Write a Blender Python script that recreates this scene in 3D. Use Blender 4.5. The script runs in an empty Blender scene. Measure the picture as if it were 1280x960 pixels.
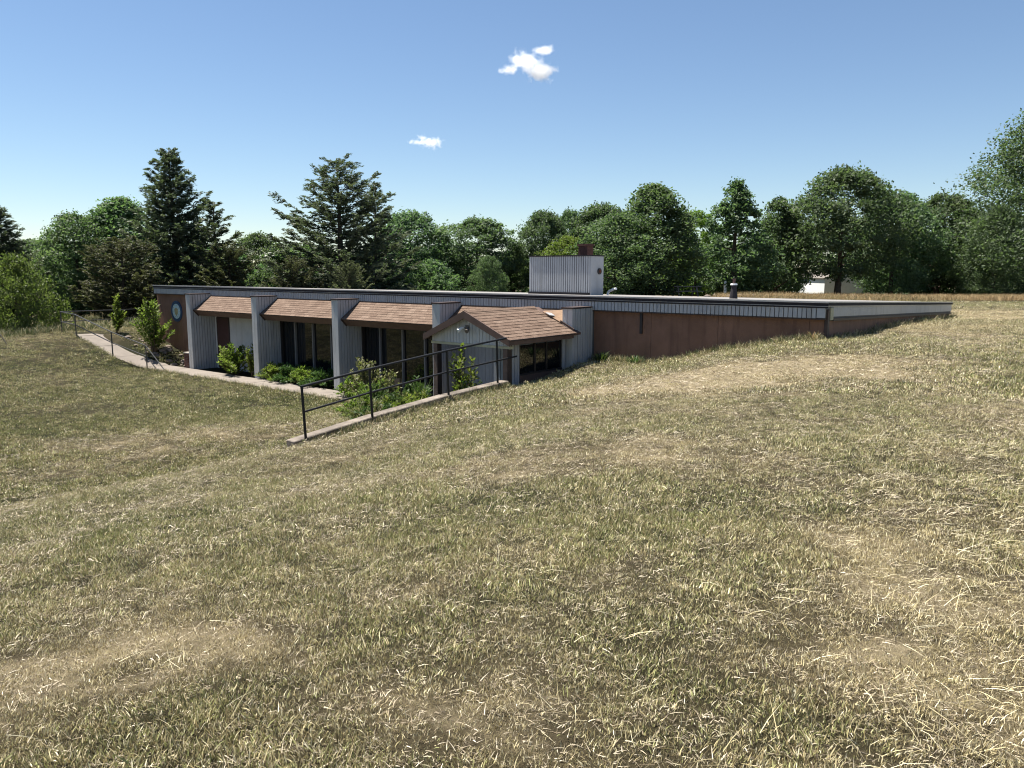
import bpy, math, random
import numpy as np
from mathutils import Vector

# ------------------------------------------------------------------ camera, sky, sun, exposure
scene = bpy.context.scene
F_PX, CAM_Z, PITCH = 970.0, 4.235, math.radians(8.352)
cam_d = bpy.data.cameras.new('camera')
cam = bpy.data.objects.new('camera', cam_d)
scene.collection.objects.link(cam)
cam_d.sensor_width = 36.0
cam_d.lens = F_PX / 1280 * 36
cam_d.clip_start = 0.05
cam_d.clip_end = 6000
cam.location = (0, 0, CAM_Z)
cam.rotation_euler = (math.pi / 2 - PITCH, 0, 0)
scene.camera = cam

SUN_AZ = math.atan2(-0.832, 0.544)           # from +Y towards +X
SUN_EL = math.radians(67)
world = bpy.data.worlds.new('World')
scene.world = world
world.use_nodes = True
wn = world.node_tree.nodes; wl = world.node_tree.links
wn.clear()
sky = wn.new('ShaderNodeTexSky'); sky.sky_type = 'NISHITA'; sky.sun_disc = False
sky.sun_elevation = SUN_EL; sky.sun_rotation = SUN_AZ
sky.altitude = 300; sky.air_density = 1.0; sky.dust_density = 0.0; sky.ozone_density = 3.2
bg = wn.new('ShaderNodeBackground'); bg.inputs['Strength'].default_value = 0.051
wo = wn.new('ShaderNodeOutputWorld')
wl.new(sky.outputs[0], bg.inputs[0]); wl.new(bg.outputs[0], wo.inputs[0])

sun_d = bpy.data.lights.new('sun', 'SUN')
sun_d.energy = 5.0; sun_d.angle = math.radians(0.53); sun_d.color = (1.0, 0.95, 0.86)
sun = bpy.data.objects.new('sun', sun_d); scene.collection.objects.link(sun)
sdir = Vector((math.sin(SUN_AZ) * math.cos(SUN_EL), math.cos(SUN_AZ) * math.cos(SUN_EL), math.sin(SUN_EL)))
sun.rotation_euler = sdir.to_track_quat('Z', 'Y').to_euler()
sun.location = (20, 30, 60)

scene.view_settings.view_transform = 'Standard'
scene.view_settings.look = 'None'
scene.view_settings.exposure = 1.36
scene.view_settings.gamma = 1.0
scene.view_settings.use_curve_mapping = False
scene.cycles.max_bounces = 8
scene.cycles.transparent_max_bounces = 8
scene.cycles.volume_bounces = 4
scene.cycles.use_denoising = True
scene.cycles.filter_width = 1.1
scene.cycles.sample_clamp_indirect = 6.0

# ------------------------------------------------------------------ frames of reference
TH = math.radians(51.054)
OX, OY = 7.749, 17.175
DV = np.array([-math.sin(TH), math.cos(TH)])      # along the long front, to the far left end
NV = np.array([-math.cos(TH), -math.sin(TH)])     # out of the long front

def W(s, q):
    return OX + DV[0] * s + NV[0] * q, OY + DV[1] * s + NV[1] * q

def SQ(x, y):
    return (x - OX) * DV[0] + (y - OY) * DV[1], (x - OX) * NV[0] + (y - OY) * NV[1]

def ray(px, py):
    a = (px - 640) / F_PX; b = (480 - py) / F_PX
    return np.array([a, math.cos(PITCH) + b * math.sin(PITCH), -math.sin(PITCH) + b * math.cos(PITCH)])

def at(px, py, Y):
    r = ray(px, py); r = r * (Y / r[1])
    return np.array([r[0], r[1], r[2] + CAM_Z])

rng = np.random.default_rng(7)
random.seed(7)

# ------------------------------------------------------------------ helpers: objects
def tag(o, label=None, cat=None, group=None, kind=None):
    if label: o['label'] = label
    if cat: o['category'] = cat
    if group: o['group'] = group
    if kind: o['kind'] = kind
    return o

def link(o, parent=None):
    scene.collection.objects.link(o)
    if parent is not None: o.parent = parent
    return o

def empty(name, loc, rz=0.0, parent=None):
    o = bpy.data.objects.new(name, None)
    o.empty_display_size = 0.2
    o.location = loc; o.rotation_euler = (0, 0, rz)
    return link(o, parent)

def np_mesh(name, verts, quads, mat=None, v_attr=None, smooth=False):
    """verts (N,3), quads (M,4) or (M,3)"""
    verts = np.asarray(verts, np.float32); quads = np.asarray(quads, np.int32)
    me = bpy.data.meshes.new(name)
    k = quads.shape[1]
    me.vertices.add(len(verts)); me.vertices.foreach_set('co', verts.ravel())
    me.loops.add(quads.size); me.loops.foreach_set('vertex_index', quads.ravel())
    me.polygons.add(len(quads))
    me.polygons.foreach_set('loop_start', np.arange(0, quads.size, k, dtype=np.int32))
    me.polygons.foreach_set('loop_total', np.full(len(quads), k, np.int32))
    if smooth: me.polygons.foreach_set('use_smooth', np.ones(len(quads), bool))
    me.update(calc_edges=True)
    if v_attr is not None:
        a = me.attributes.new('v', 'FLOAT', 'POINT'); a.data.foreach_set('value', np.asarray(v_attr, np.float32))
    if mat: me.materials.append(mat)
    return me

class MB:
    """collects faces for one mesh"""
    def __init__(self): self.v = []; self.f = []; self.a = []
    def _add(self, pts, faces, val=0.5):
        b = len(self.v); self.v += [tuple(p) for p in pts]; self.f += [tuple(i + b for i in f) for f in faces]
        self.a += [val] * len(pts)
        return self
    def hexa(self, p, val=0.5):
        """8 corners: bottom 4 then top 4"""
        return self._add(p, [(3, 2, 1, 0), (4, 5, 6, 7), (0, 1, 5, 4), (1, 2, 6, 5), (2, 3, 7, 6), (3, 0, 4, 7)], val)
    def box(self, x0, x1, y0, y1, z0, z1, val=0.5):
        return self.hexa([(x0, y0, z0), (x1, y0, z0), (x1, y1, z0), (x0, y1, z0),
                          (x0, y0, z1), (x1, y0, z1), (x1, y1, z1), (x0, y1, z1)], val)
    def sbox(self, s0, s1, q0, q1, z0, z1, val=0.5):
        return self.box(-max(s0, s1), -min(s0, s1), -max(q0, q1), -min(q0, q1), z0, z1, val)
    def prism(self, pts, axis_vec, val=0.5):
        """polygon pts extruded by axis_vec"""
        n = len(pts); ax = Vector(axis_vec)
        P = [Vector(p) for p in pts]; Q = [p + ax for p in P]
        faces = [tuple(range(n))[::-1], tuple(range(n, 2 * n))]
        for i in range(n):
            j = (i + 1) % n; faces.append((i, j, n + j, n + i))
        return self._add(P + Q, faces, val)
    def tube(self, pts, radii, sides=6, val=0.5, cap=True):
        pts = [Vector(p) for p in pts]; n = len(pts); b = len(self.v)
        up = Vector((0.12, 0.31, 0.94)).normalized()
        for i, p in enumerate(pts):
            t = (pts[min(i + 1, n - 1)] - pts[max(i - 1, 0)]).normalized()
            a = t.cross(up)
            if a.length < 1e-3: a = t.cross(Vector((1, 0, 0)))
            a.normalize(); c = t.cross(a)
            r = radii[i] if hasattr(radii, '__len__') else radii
            for k in range(sides):
                w = 2 * math.pi * k / sides
                self.v.append(tuple(p + a * (math.cos(w) * r) + c * (math.sin(w) * r))); self.a.append(val)
        for i in range(n - 1):
            for k in range(sides):
                k2 = (k + 1) % sides
                self.f.append((b + i * sides + k, b + i * sides + k2, b + (i + 1) * sides + k2, b + (i + 1) * sides + k))
        if cap:
            self.f.append(tuple(b + k for k in range(sides))[::-1])
            self.f.append(tuple(b + (n - 1) * sides + k for k in range(sides)))
        return self
    def mesh(self, name, mat, smooth=False, fix=True):
        me = bpy.data.meshes.new(name)
        me.from_pydata(self.v, [], self.f)
        me.update()
        if fix:
            import bmesh
            bm = bmesh.new(); bm.from_mesh(me); bmesh.ops.recalc_face_normals(bm, faces=bm.faces); bm.to_mesh(me); bm.free()
        a = me.attributes.new('v', 'FLOAT', 'POINT'); a.data.foreach_set('value', np.array(self.a, np.float32))
        if smooth: me.polygons.foreach_set('use_smooth', np.ones(len(me.polygons), bool))
        me.materials.append(mat)
        return me
    def build(self, name, mat, parent=None, smooth=False, bevel=0.0):
        o = bpy.data.objects.new(name, self.mesh(name, mat, smooth))
        if bevel:
            m = o.modifiers.new('bevel', 'BEVEL'); m.width = bevel; m.segments = 1; m.limit_method = 'ANGLE'
        return link(o, parent)

# ------------------------------------------------------------------ helpers: materials
def new_mat(name):
    m = bpy.data.materials.new(name); m.use_nodes = True
    nt = m.node_tree
    return m, nt.nodes, nt.links, nt.nodes['Principled BSDF']

def mat(name, col, rough=0.6, scale=3.0, amt=0.15, spec=0.3, bump=0.0, bscale=60.0, metal=0.0, streak=0.0, dark=None):
    """painted / mineral surface: base colour varied by two noises, optional vertical streaks and fine bump"""
    m, n, l, b = new_mat(name)
    tc = n.new('ShaderNodeTexCoord')
    n1 = n.new('ShaderNodeTexNoise'); n1.inputs['Scale'].default_value = scale; n1.inputs['Detail'].default_value = 8; n1.inputs['Roughness'].default_value = 0.65
    l.new(tc.outputs['Object'], n1.inputs['Vector'])
    mr = n.new('ShaderNodeMapRange'); mr.inputs['From Min'].default_value = 0.3; mr.inputs['From Max'].default_value = 0.7
    l.new(n1.outputs['Fac'], mr.inputs['Value'])
    mix = n.new('ShaderNodeMix'); mix.data_type = 'RGBA'
    mix.inputs['A'].default_value = tuple(c * (1 - amt) for c in col) + (1,)
    mix.inputs['B'].default_value = tuple(min(1, c * (1 + amt)) for c in col) + (1,)
    l.new(mr.outputs[0], mix.inputs['Factor'])
    out = mix.outputs['Result']
    if streak:
        mp = n.new('ShaderNodeMapping'); mp.inputs['Scale'].default_value = (2.2, 2.2, 0.22)
        l.new(tc.outputs['Object'], mp.inputs['Vector'])
        n2 = n.new('ShaderNodeTexNoise'); n2.inputs['Scale'].default_value = 2.2; n2.inputs['Detail'].default_value = 6
        l.new(mp.outputs[0], n2.inputs['Vector'])
        r2 = n.new('ShaderNodeMapRange'); r2.inputs['From Min'].default_value = 0.52; r2.inputs['From Max'].default_value = 0.75
        r2.inputs['To Max'].default_value = streak
        l.new(n2.outputs['Fac'], r2.inputs['Value'])
        mx = n.new('ShaderNodeMix'); mx.data_type = 'RGBA'
        mx.inputs['B'].default_value = (dark or tuple(c * 0.5 for c in col)) + (1,)
        l.new(out, mx.inputs['A']); l.new(r2.outputs[0], mx.inputs['Factor'])
        out = mx.outputs['Result']
    l.new(out, b.inputs['Base Color'])
    b.inputs['Roughness'].default_value = rough
    b.inputs['Specular IOR Level'].default_value = spec
    b.inputs['Metallic'].default_value = metal
    if bump:
        n3 = n.new('ShaderNodeTexNoise'); n3.inputs['Scale'].default_value = bscale; n3.inputs['Detail'].default_value = 6
        l.new(tc.outputs['Object'], n3.inputs['Vector'])
        bp = n.new('ShaderNodeBump'); bp.inputs['Strength'].default_value = bump; bp.inputs['Distance'].default_value = 0.02
        l.new(n3.outputs['Fac'], bp.inputs['Height']); l.new(bp.outputs[0], b.inputs['Normal'])
    return m

def ramp(n, l, src, stops):
    r = n.new('ShaderNodeValToRGB'); l.new(src, r.inputs['Fac'])
    e = r.color_ramp.elements
    while len(e) < len(stops): e.new(0.5)
    for k, (p, c) in enumerate(stops):
        e[k].position = p; e[k].color = tuple(c) + (1,)
    return r.outputs['Color']

def leaf_mat(name, stops, trans=0.35, rough=0.55, spec=0.18, tint=None):
    m, n, l, b = new_mat(name)
    at_ = n.new('ShaderNodeAttribute'); at_.attribute_name = 'v'
    col = ramp(n, l, at_.outputs['Fac'], stops)
    oi = n.new('ShaderNodeObjectInfo')
    hs = n.new('ShaderNodeHueSaturation')
    mr = n.new('ShaderNodeMapRange'); mr.inputs['To Min'].default_value = 0.8; mr.inputs['To Max'].default_value = 1.2
    l.new(oi.outputs['Random'], mr.inputs['Value']); l.new(mr.outputs[0], hs.inputs['Value'])
    mh = n.new('ShaderNodeMapRange'); mh.inputs['To Min'].default_value = 0.48; mh.inputs['To Max'].default_value = 0.52
    l.new(oi.outputs['Random'], mh.inputs['Value']); l.new(mh.outputs[0], hs.inputs['Hue'])
    l.new(col, hs.inputs['Color'])
    col = hs.outputs['Color']
    l.new(col, b.inputs['Base Color'])
    b.inputs['Roughness'].default_value = rough; b.inputs['Specular IOR Level'].default_value = spec
    tr = n.new('ShaderNodeBsdfTranslucent')
    mixc = n.new('ShaderNodeMix'); mixc.data_type = 'RGBA'; mixc.blend_type = 'MULTIPLY'; mixc.inputs['Factor'].default_value = 1
    l.new(col, mixc.inputs['A']); mixc.inputs['B'].default_value = (1.1, 1.3, 0.7, 1)
    l.new(mixc.outputs['Result'], tr.inputs['Color'])
    ms = n.new('ShaderNodeMixShader'); ms.inputs[0].default_value = trans
    l.new(b.outputs[0], ms.inputs[1]); l.new(tr.outputs[0], ms.inputs[2])
    l.new(ms.outputs[0], n['Material Output'].inputs['Surface'])
    return m

M = {}
M['siding'] = mat('shade_toned_siding', (0.375, 0.385, 0.405), 0.45, 2.5, 0.09, 0.35, streak=0.5, dark=(0.23, 0.225, 0.22))  # blue-grey shade on the boards is put into their base colour
M['siding_white'] = mat('pale_lit_siding', (0.50, 0.50, 0.50), 0.45, 2.5, 0.09, 0.35, streak=0.5, dark=(0.30, 0.28, 0.25))  # paler copy: light on gable and pillar fronts put into the colour
M['siding_back'] = mat('siding_joint', (0.085, 0.085, 0.09), 0.7, 4, 0.1)
M['brown'] = mat('brown_wall_paint', (0.200, 0.112, 0.078), 0.7, 1.1, 0.22, 0.2, bump=0.35, bscale=40, streak=0.65, dark=(0.085, 0.050, 0.040))
M['trim'] = mat('dark_brown_trim', (0.055, 0.038, 0.034), 0.55, 5, 0.2, 0.3)
M['soffit'] = mat('brown_soffit', (0.115, 0.075, 0.060), 0.6, 4, 0.2, 0.25)
M['metal_edge'] = mat('roof_edge_metal', (0.36, 0.35, 0.345), 0.4, 6, 0.12, 0.5)
M['dark_edge'] = mat('dark_edge_metal', (0.024, 0.022, 0.026), 0.75, 6, 0.2, 0.2)
M['roof'] = mat('roof_membrane', (0.205, 0.195, 0.19), 0.85, 0.8, 0.22, 0.2, bump=0.4, bscale=25)
M['concrete'] = mat('concrete', (0.185, 0.160, 0.138), 0.9, 1.6, 0.18, 0.2, bump=0.35, bscale=50)
M['curb'] = mat('weathered_timber', (0.155, 0.132, 0.112), 0.9, 2.2, 0.6, 0.15, bump=0.9, bscale=18, streak=.5)
M['black'] = mat('black_rail_paint', (0.012, 0.012, 0.013), 0.5, 8, 0.3, 0.3)
M['grey_rail'] = mat('worn_rail_paint', (0.05, 0.05, 0.052), 0.4, 8, 0.3, 0.5)
M['bark'] = mat('bark', (0.085, 0.065, 0.05), 0.9, 6, 0.35, 0.15, bump=0.8, bscale=25)
M['twig'] = mat('twig', (0.16, 0.115, 0.075), 0.9, 6, 0.3, 0.15)
M['brick'] = mat('brick', (0.105, 0.052, 0.043), 0.9, 9, 0.3, 0.15, bump=0.5, bscale=40)
M['rust'] = mat('rust', (0.12, 0.035, 0.02), 0.8, 12, 0.3, 0.2)
M['white'] = mat('white_paint', (0.80, 0.80, 0.78), 0.5, 5, 0.06, 0.4)
M['cream'] = mat('cream_paint', (0.42, 0.40, 0.28), 0.6, 5, 0.15, 0.3)
M['stone'] = mat('stone', (0.30, 0.27, 0.24), 0.9, 5, 0.25, 0.2, bump=0.6, bscale=20)
M['wood'] = mat('grey_wood', (0.16, 0.14, 0.125), 0.85, 6, 0.3, 0.2)
M['post_wood'] = mat('brown_post_wood', (0.15, 0.105, 0.085), 0.8, 5, 0.3, 0.2, bump=0.4, bscale=30)
M['ply'] = mat('bare_plywood', (0.25, 0.165, 0.11), 0.85, 5, 0.3, 0.15)
M['door'] = mat('door_brown', (0.062, 0.030, 0.026), 0.5, 4, 0.15, 0.35)
M['mullion'] = mat('window_frame_metal', (0.17, 0.165, 0.17), 0.45, 5, 0.1, 0.4)
M['dframe'] = mat('dark_window_frame', (0.028, 0.024, 0.024), 0.5, 5, 0.1, 0.4)
M['blue'] = mat('emblem_blue', (0.022, 0.055, 0.13), 0.4, 5, 0.1, 0.4)
M['cyan'] = mat('emblem_pale_blue', (0.42, 0.56, 0.62), 0.4, 5, 0.1, 0.4)
M['tan'] = mat('emblem_tan', (0.36, 0.30, 0.17), 0.5, 9, 0.3, 0.3)

m, n, l, b = new_mat('dark_glass')
b.inputs['Base Color'].default_value = (0.006, 0.007, 0.009, 1); b.inputs['Roughness'].default_value = 0.03
b.inputs['Specular IOR Level'].default_value = 0.55
M['glass'] = m

def attr_mat(name, stops, rough=0.85, spec=0.15, nscale=25.0, namt=0.35):
    m, n, l, b = new_mat(name)
    a = n.new('ShaderNodeAttribute'); a.attribute_name = 'v'
    col = ramp(n, l, a.outputs['Fac'], stops)
    tc = n.new('ShaderNodeTexCoord')
    nz = n.new('ShaderNodeTexNoise'); nz.inputs['Scale'].default_value = nscale; nz.inputs['Detail'].default_value = 5
    l.new(tc.outputs['Object'], nz.inputs['Vector'])
    mr = n.new('ShaderNodeMapRange'); mr.inputs['From Min'].default_value = 0.3; mr.inputs['From Max'].default_value = 0.7
    mr.inputs['To Min'].default_value = 1 - namt; mr.inputs['To Max'].default_value = 1 + namt * 0.5
    l.new(nz.outputs['Fac'], mr.inputs['Value'])
    vm = n.new('ShaderNodeVectorMath'); vm.operation = 'SCALE'
    l.new(col, vm.inputs[0]); l.new(mr.outputs[0], vm.inputs['Scale'])
    l.new(vm.outputs[0], b.inputs['Base Color'])
    b.inputs['Roughness'].default_value = rough; b.inputs['Specular IOR Level'].default_value = spec
    return m

M['shingle'] = attr_mat('asphalt_shingle', [(0, (0.085, 0.054, 0.038)), (0.35, (0.135, 0.090, 0.066)), (0.7, (0.170, 0.118, 0.088)), (1, (0.24, 0.175, 0.135))])
M['rock'] = attr_mat('rubble', [(0, (0.14, 0.11, 0.09)), (1, (0.34, 0.29, 0.25))])
M['oak'] = leaf_mat('oak_leaves', [(0, (0.052, 0.080, 0.044)), (0.5, (0.095, 0.136, 0.073)), (1, (0.165, 0.208, 0.120))], 0.45)
M['maple'] = leaf_mat('maple_leaves', [(0, (0.056, 0.094, 0.046)), (0.5, (0.105, 0.162, 0.080)), (1, (0.180, 0.235, 0.130))], 0.45)
M['lime'] = leaf_mat('lime_leaves', [(0, (0.090, 0.125, 0.026)), (0.5, (0.140, 0.190, 0.042)), (1, (0.20, 0.25, 0.07))], 0.42)
M['cedar'] = leaf_mat('cedar_sprays', [(0, (0.040, 0.050, 0.034)), (0.5, (0.078, 0.094, 0.060)), (1, (0.140, 0.150, 0.094))], 0.32)
M['cedar_olive'] = leaf_mat('olive_cedar_sprays', [(0, (0.055, 0.060, 0.032)), (0.5, (0.092, 0.098, 0.052)), (1, (0.150, 0.148, 0.082))], 0.28)
M['shrub'] = leaf_mat('shrub_leaves', [(0, (0.055, 0.085, 0.020)), (0.5, (0.125, 0.170, 0.038)), (1, (0.25, 0.285, 0.09))], 0.48)
M['bushleaf'] = leaf_mat('bush_leaves', [(0, (0.060, 0.095, 0.030)), (0.5, (0.120, 0.170, 0.056)), (1, (0.20, 0.245, 0.095))], 0.45)
M['grassleaf'] = leaf_mat('green_blades', [(0, (0.03, 0.06, 0.018)), (1, (0.09, 0.13, 0.045))], 0.3)
M['dryhead'] = leaf_mat('dried_flower_heads', [(0, (0.07, 0.075, 0.035)), (.5, (0.13, 0.13, 0.06)), (1, (0.28, 0.25, 0.15))], 0.3)
M['fieldgrass'] = leaf_mat('tall_dry_grass', [(0, (0.16, 0.10, 0.045)), (0.5, (0.29, 0.195, 0.09)), (1, (0.38, 0.29, 0.16))], 0.3, 0.8, 0.1)

# ------------------------------------------------------------------ terrain
CP = [(0, 0, 2.66), (0, 2.4, 2.57), (-1.8, 2.5, 2.43), (1.8, 2.5, 2.60), (0, -8, 2.7), (8, -5, 2.7), (-8, -8, 2.1), (0, 5.5, 2.43), (0, 8.6, 2.24),
      (-2.42, 9.5, 1.66), (-6.14, 9.0, 1.42), (-8.6, 12.6, 0.50), (-3.5, 4, 2.22), (-7, 4, 1.72), (-12, 6, 0.9), (-14, 14, 0.15), (-20, 10, 0.3), (-10, 9.5, 0.78),
      (-3.8, 13.6, 1.00), (-2.7, 15.0, 1.19), (-1.3, 16.7, 1.34), (-0.2, 18.1, 1.43), (-5.6, 14.6, 0.72), (-5.0, 12.0, 1.1),
      (4.51, 14, 2.38), (2.5, 14.5, 2.16), (1.0, 15.2, 1.90), (6.5, 12, 2.52), (8, 16, 2.60), (8, 8, 2.62), (12, 14, 2.62), (4, 9, 2.5), (16.5, 25, 2.55), (21.7, 33, 2.64),
      (30, 20, 2.7), (20, 8, 2.7), (30, -10, 2.7), (10, 45, 2.52), (40, 45, 2.5), (25, 58, 2.2), (45, 62, 2.2), (30, 78, 1.1), (60, 80, 1.2), (0, 60, 2.4), (0, 42, 2.45), (10, 58, 2.35),
      (-15, 60, 2.0), (-40, 60, 1.3), (-60, 40, 1.0), (-60, 0, 0.8), (-30, -30, 1.0), (60, 20, 2.6), (0, -40, 2.5), (0, 90, 1.5), (-40, 90, 1.3), (70, 50, 2.4), (90, 100, 1.2),
      (-13, 23, 0.15), (-10, 18, 0.12), (-6.8, 18.2, 0.20), (-25, 38, 1.04), (-20, 25, 0.6), (-30, 28, 0.85), (-30, 15, 0.6), (-21.5, 37, 1.28), (-17.8, 33.4, 0.55), (-20.2, 34.9, 1.2)]
for s_, q_, z_ in [(7.14, -.1, 1.73), (7.0, 1.0, 1.70), (6.85, 2.3, 1.50), (6.85, 3.4, 1.44), (6.3, 2.6, 1.55), (4.73, -.1, 1.84), (3.66, -.1, 2.14), (2.64, -.1, 2.34), (1.71, -.1, 2.54), (.82, -.1, 2.67),
                   (.70, -.9, 2.62), (.7, -4.7, 2.64), (.7, -10, 2.60), (.7, -15, 2.48), (36, 0, 1.32), (34, -10, 1.5), (28.9, 2.4, 0.0), (26, 2.4, 0), (22, 2.4, 0), (18, 2.5, 0.0), (15, 2.6, 0.02),
                   (30, 0.6, 0.45), (32.3, 0.4, 1.15), (10, -17, 2.5), (25, -17, 2.0)]:
    x_, y_ = W(s_, q_); CP.append((x_, y_, z_))
for a_ in [(0, 632, 9), (100, 615, 9.8), (200, 598, 10.7), (300, 576, 12), (0, 621, 14.0), (100, 602, 15.0), (200, 583, 16.2), (300, 560, 17.6)]:
    CP.append(tuple(at(*a_)))
for a_ in [(0, 632, 9), (100, 615, 9.8), (200, 598, 10.7), (300, 576, 12)]:
    p_ = at(a_[0], a_[1], a_[2] + 1.6); CP.append((p_[0], p_[1], p_[2] - .27))
CP = np.array([c for c in CP if tuple(np.round(c[:2], 2)) not in {(-6.14, 9.0), (-8.6, 12.6), (-5.6, 14.6), (-5.0, 12.0)}])

def tps_fit(P, lam=0.02):
    n_ = len(P); d2 = ((P[:, None, :2] - P[None, :, :2]) ** 2).sum(-1)
    K = np.where(d2 > 0, 0.5 * d2 * np.log(np.maximum(d2, 1e-12)), 0) + lam * np.eye(n_)
    Q = np.c_[np.ones(n_), P[:, :2]]
    A = np.block([[K, Q], [Q.T, np.zeros((3, 3))]])
    return np.linalg.solve(A, np.r_[P[:, 2], np.zeros(3)])
TPSW = tps_fit(CP)

def tps(x, y):
    x = np.asarray(x, float); y = np.asarray(y, float); out = TPSW[-3] + TPSW[-2] * x + TPSW[-1] * y
    for i in range(len(CP)):
        d2 = (x - CP[i, 0]) ** 2 + (y - CP[i, 1]) ** 2
        out = out + TPSW[i] * 0.5 * d2 * np.log(np.maximum(d2, 1e-9))
    return out

def sstep(a, b_, x):
    t = np.clip((x - a) / (b_ - a), 0, 1); return t * t * (3 - 2 * t)

_perm = np.random.default_rng(3).random((256, 256))
def vnoise(x, y):
    xi = np.floor(x).astype(int); yi = np.floor(y).astype(int); fx = x - xi; fy = y - yi
    fx = fx * fx * (3 - 2 * fx); fy = fy * fy * (3 - 2 * fy)
    g = lambda a, b_: _perm[a % 256, b_ % 256]
    return (g(xi, yi) * (1 - fx) + g(xi + 1, yi) * fx) * (1 - fy) + (g(xi, yi + 1) * (1 - fx) + g(xi + 1, yi + 1) * fx) * fy
def fbm(x, y, o=4):
    t = 0; a = 0.5; w = 0
    for k in range(o):
        t = t + a * vnoise(x * 2 ** k + 17.3 * k, y * 2 ** k + 9.1 * k); w += a; a *= 0.5
    return t / w

CURB_S = 7.0
def ramp_z(s):          # height of the path along the front (level, then climbing past the far end)
    return np.interp(s, [28.9, 33.3, 40], [0.0, 1.26, 1.30])
def ramp_q(s):          # front edge of the path
    return np.interp(s, [0, 28.7, 30.3, 33.1, 36], [2.25, 2.2, 2.75, 3.1, 3.0])

def H(x, y):
    x = np.asarray(x, float); y = np.asarray(y, float)
    r = np.hypot(x, y - 20)
    z = tps(np.clip(x, -70, 95), np.clip(y, -40, 105))
    z = z * (1 - sstep(75, 120, r)) + 1.2 * sstep(75, 120, r)
    near = 1 - sstep(25, 60, r)
    z = z + near * ((fbm(x * 0.9, y * 0.9, 3) - 0.5) * 0.05)
    s, q = SQ(x, y)
    # level ground along the long front
    w = sstep(11.6, 12.4, s) * (1 - sstep(28.6, 29.4, s)) * sstep(-3, -2, q) * (1 - sstep(2.2, 3.3, q))
    z = z * (1 - w) + (-0.03) * w
    # planting bed left of the kerb
    bed = -0.03 + 1.15 * sstep(2.2, 10.4, q)
    w = (s > CURB_S + 0.06) * (1 - sstep(11.0, 15.0, s)) * (q > -2) * (1 - sstep(9.6, 10.6, q))
    z = np.where(w > 0, z * (1 - w) + np.minimum(z, bed) * w, z)
    # climbing path
    w = sstep(28.3, 28.9, s) * (1 - sstep(33.4, 33.9, s)) * sstep(0.2, 0.8, q - ramp_q(s) + 1.5) * (1 - sstep(0.0, 0.35, q - ramp_q(s)))
    z = z * (1 - w) + (ramp_z(s) - 0.04) * w
    return z

def hit(px, py):
    """where a sight line meets the ground"""
    r = ray(px, py); r = r / np.linalg.norm(r)
    t = np.linspace(1.5, 120, 6000)
    P = np.array([0, 0, CAM_Z])[None] + t[:, None] * r[None]
    below = P[:, 2] < H(P[:, 0], P[:, 1])
    k = np.argmax(below) if below.any() else len(t) - 1
    return P[k]

# patches of straw (positive) and of greener turf (negative): centre, radii, turn, strength
PATCH = []
def patch(px, py, rx, ry, a):
    p = hit(px, py); PATCH.append((p[0], p[1], rx, ry, a))
patch(960, 466, 3.0, 1.5, 0.85); patch(830, 485, 2.2, 1.3, 0.40); patch(735, 572, 1.8, 0.8, 0.45); patch(900, 590, 1.6, 0.6, 0.22)
patch(175, 815, 0.70, 0.40, 0.30); patch(110, 850, 0.5, 0.25, 0.15); patch(260, 790, 0.4, 0.25, 0.2)
patch(180, 556, 3.2, 1.1, 0.33); patch(330, 538, 1.6, 1.2, 0.32); patch(60, 590, 1.4, 0.8, 0.3); patch(1230, 395, 9, 4.5, 0.5); patch(1150, 410, 4, 3, 0.35)
patch(1180, 690, 1.0, 1.2, 0.3); patch(1240, 820, 0.9, 1.0, 0.35); patch(560, 900, 0.6, 0.5, 0.15)
patch(610, 650, 1.6, 0.9, -0.28); patch(120, 660, 1.4, 0.9, -0.30); patch(350, 505, 3.0, 1.4, -0.30); patch(640, 505, 1.2, 1.6, -0.35); patch(420, 790, 0.9, 0.5, -0.2)
patch(850, 640, 1.6, 0.7, -0.22); patch(330, 640, 1.0, 0.8, -0.2); patch(140, 450, 4, 2.5, -0.25); patch(1150, 470, 2.5, 1.6, -0.22); patch(900, 437, 2.2, 0.7, -0.4)
patch(230, 945, 0.5, 0.3, -0.3); patch(160, 840, 0.2, 0.12, -0.5); patch(880, 900, .5, .4, -.2); patch(1000, 760, .8, .5, -.15)

def dryness(x, y):
    v = 0.70 - 0.06 * (1 - sstep(-8, -2, x)) * sstep(9, 13, y) + (fbm(x * 0.35 + 5, y * 0.35, 4) - 0.5) * 0.55 + (fbm(x * 1.7, y * 1.7 + 40, 3) - 0.5) * 0.75 + (fbm(x * 5.1 + 60, y * 5.1, 2) - 0.5) * 0.55
    jx = (fbm(x * 1.3 + 90, y * 1.3, 3) - 0.5) * 1.6; jy = (fbm(x * 1.3, y * 1.3 + 70, 3) - 0.5) * 1.6
    for cx, cy, rx, ry, a in PATCH:
        k = np.exp(-((((x - cx) / rx + jx * 0.6) ** 2 + ((y - cy) / ry + jy * 0.6) ** 2)) ** 1.5)
        v = v + (a if a > 0 else a * .35) * k
    v = v + 0.25 * sstep(38, 46, y) * sstep(0, 6, x)
    z = tps(np.clip(x, -70, 95), np.clip(y, -40, 105))
    v = v - 0.10 * (1 - sstep(.45, .95, z)) * (y > 7) + 0.14 * np.exp(-((z - 1.25) / .22) ** 2) * (x < -1) * (y > 6)
    return np.clip(v, 0, 1.45)

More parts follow.
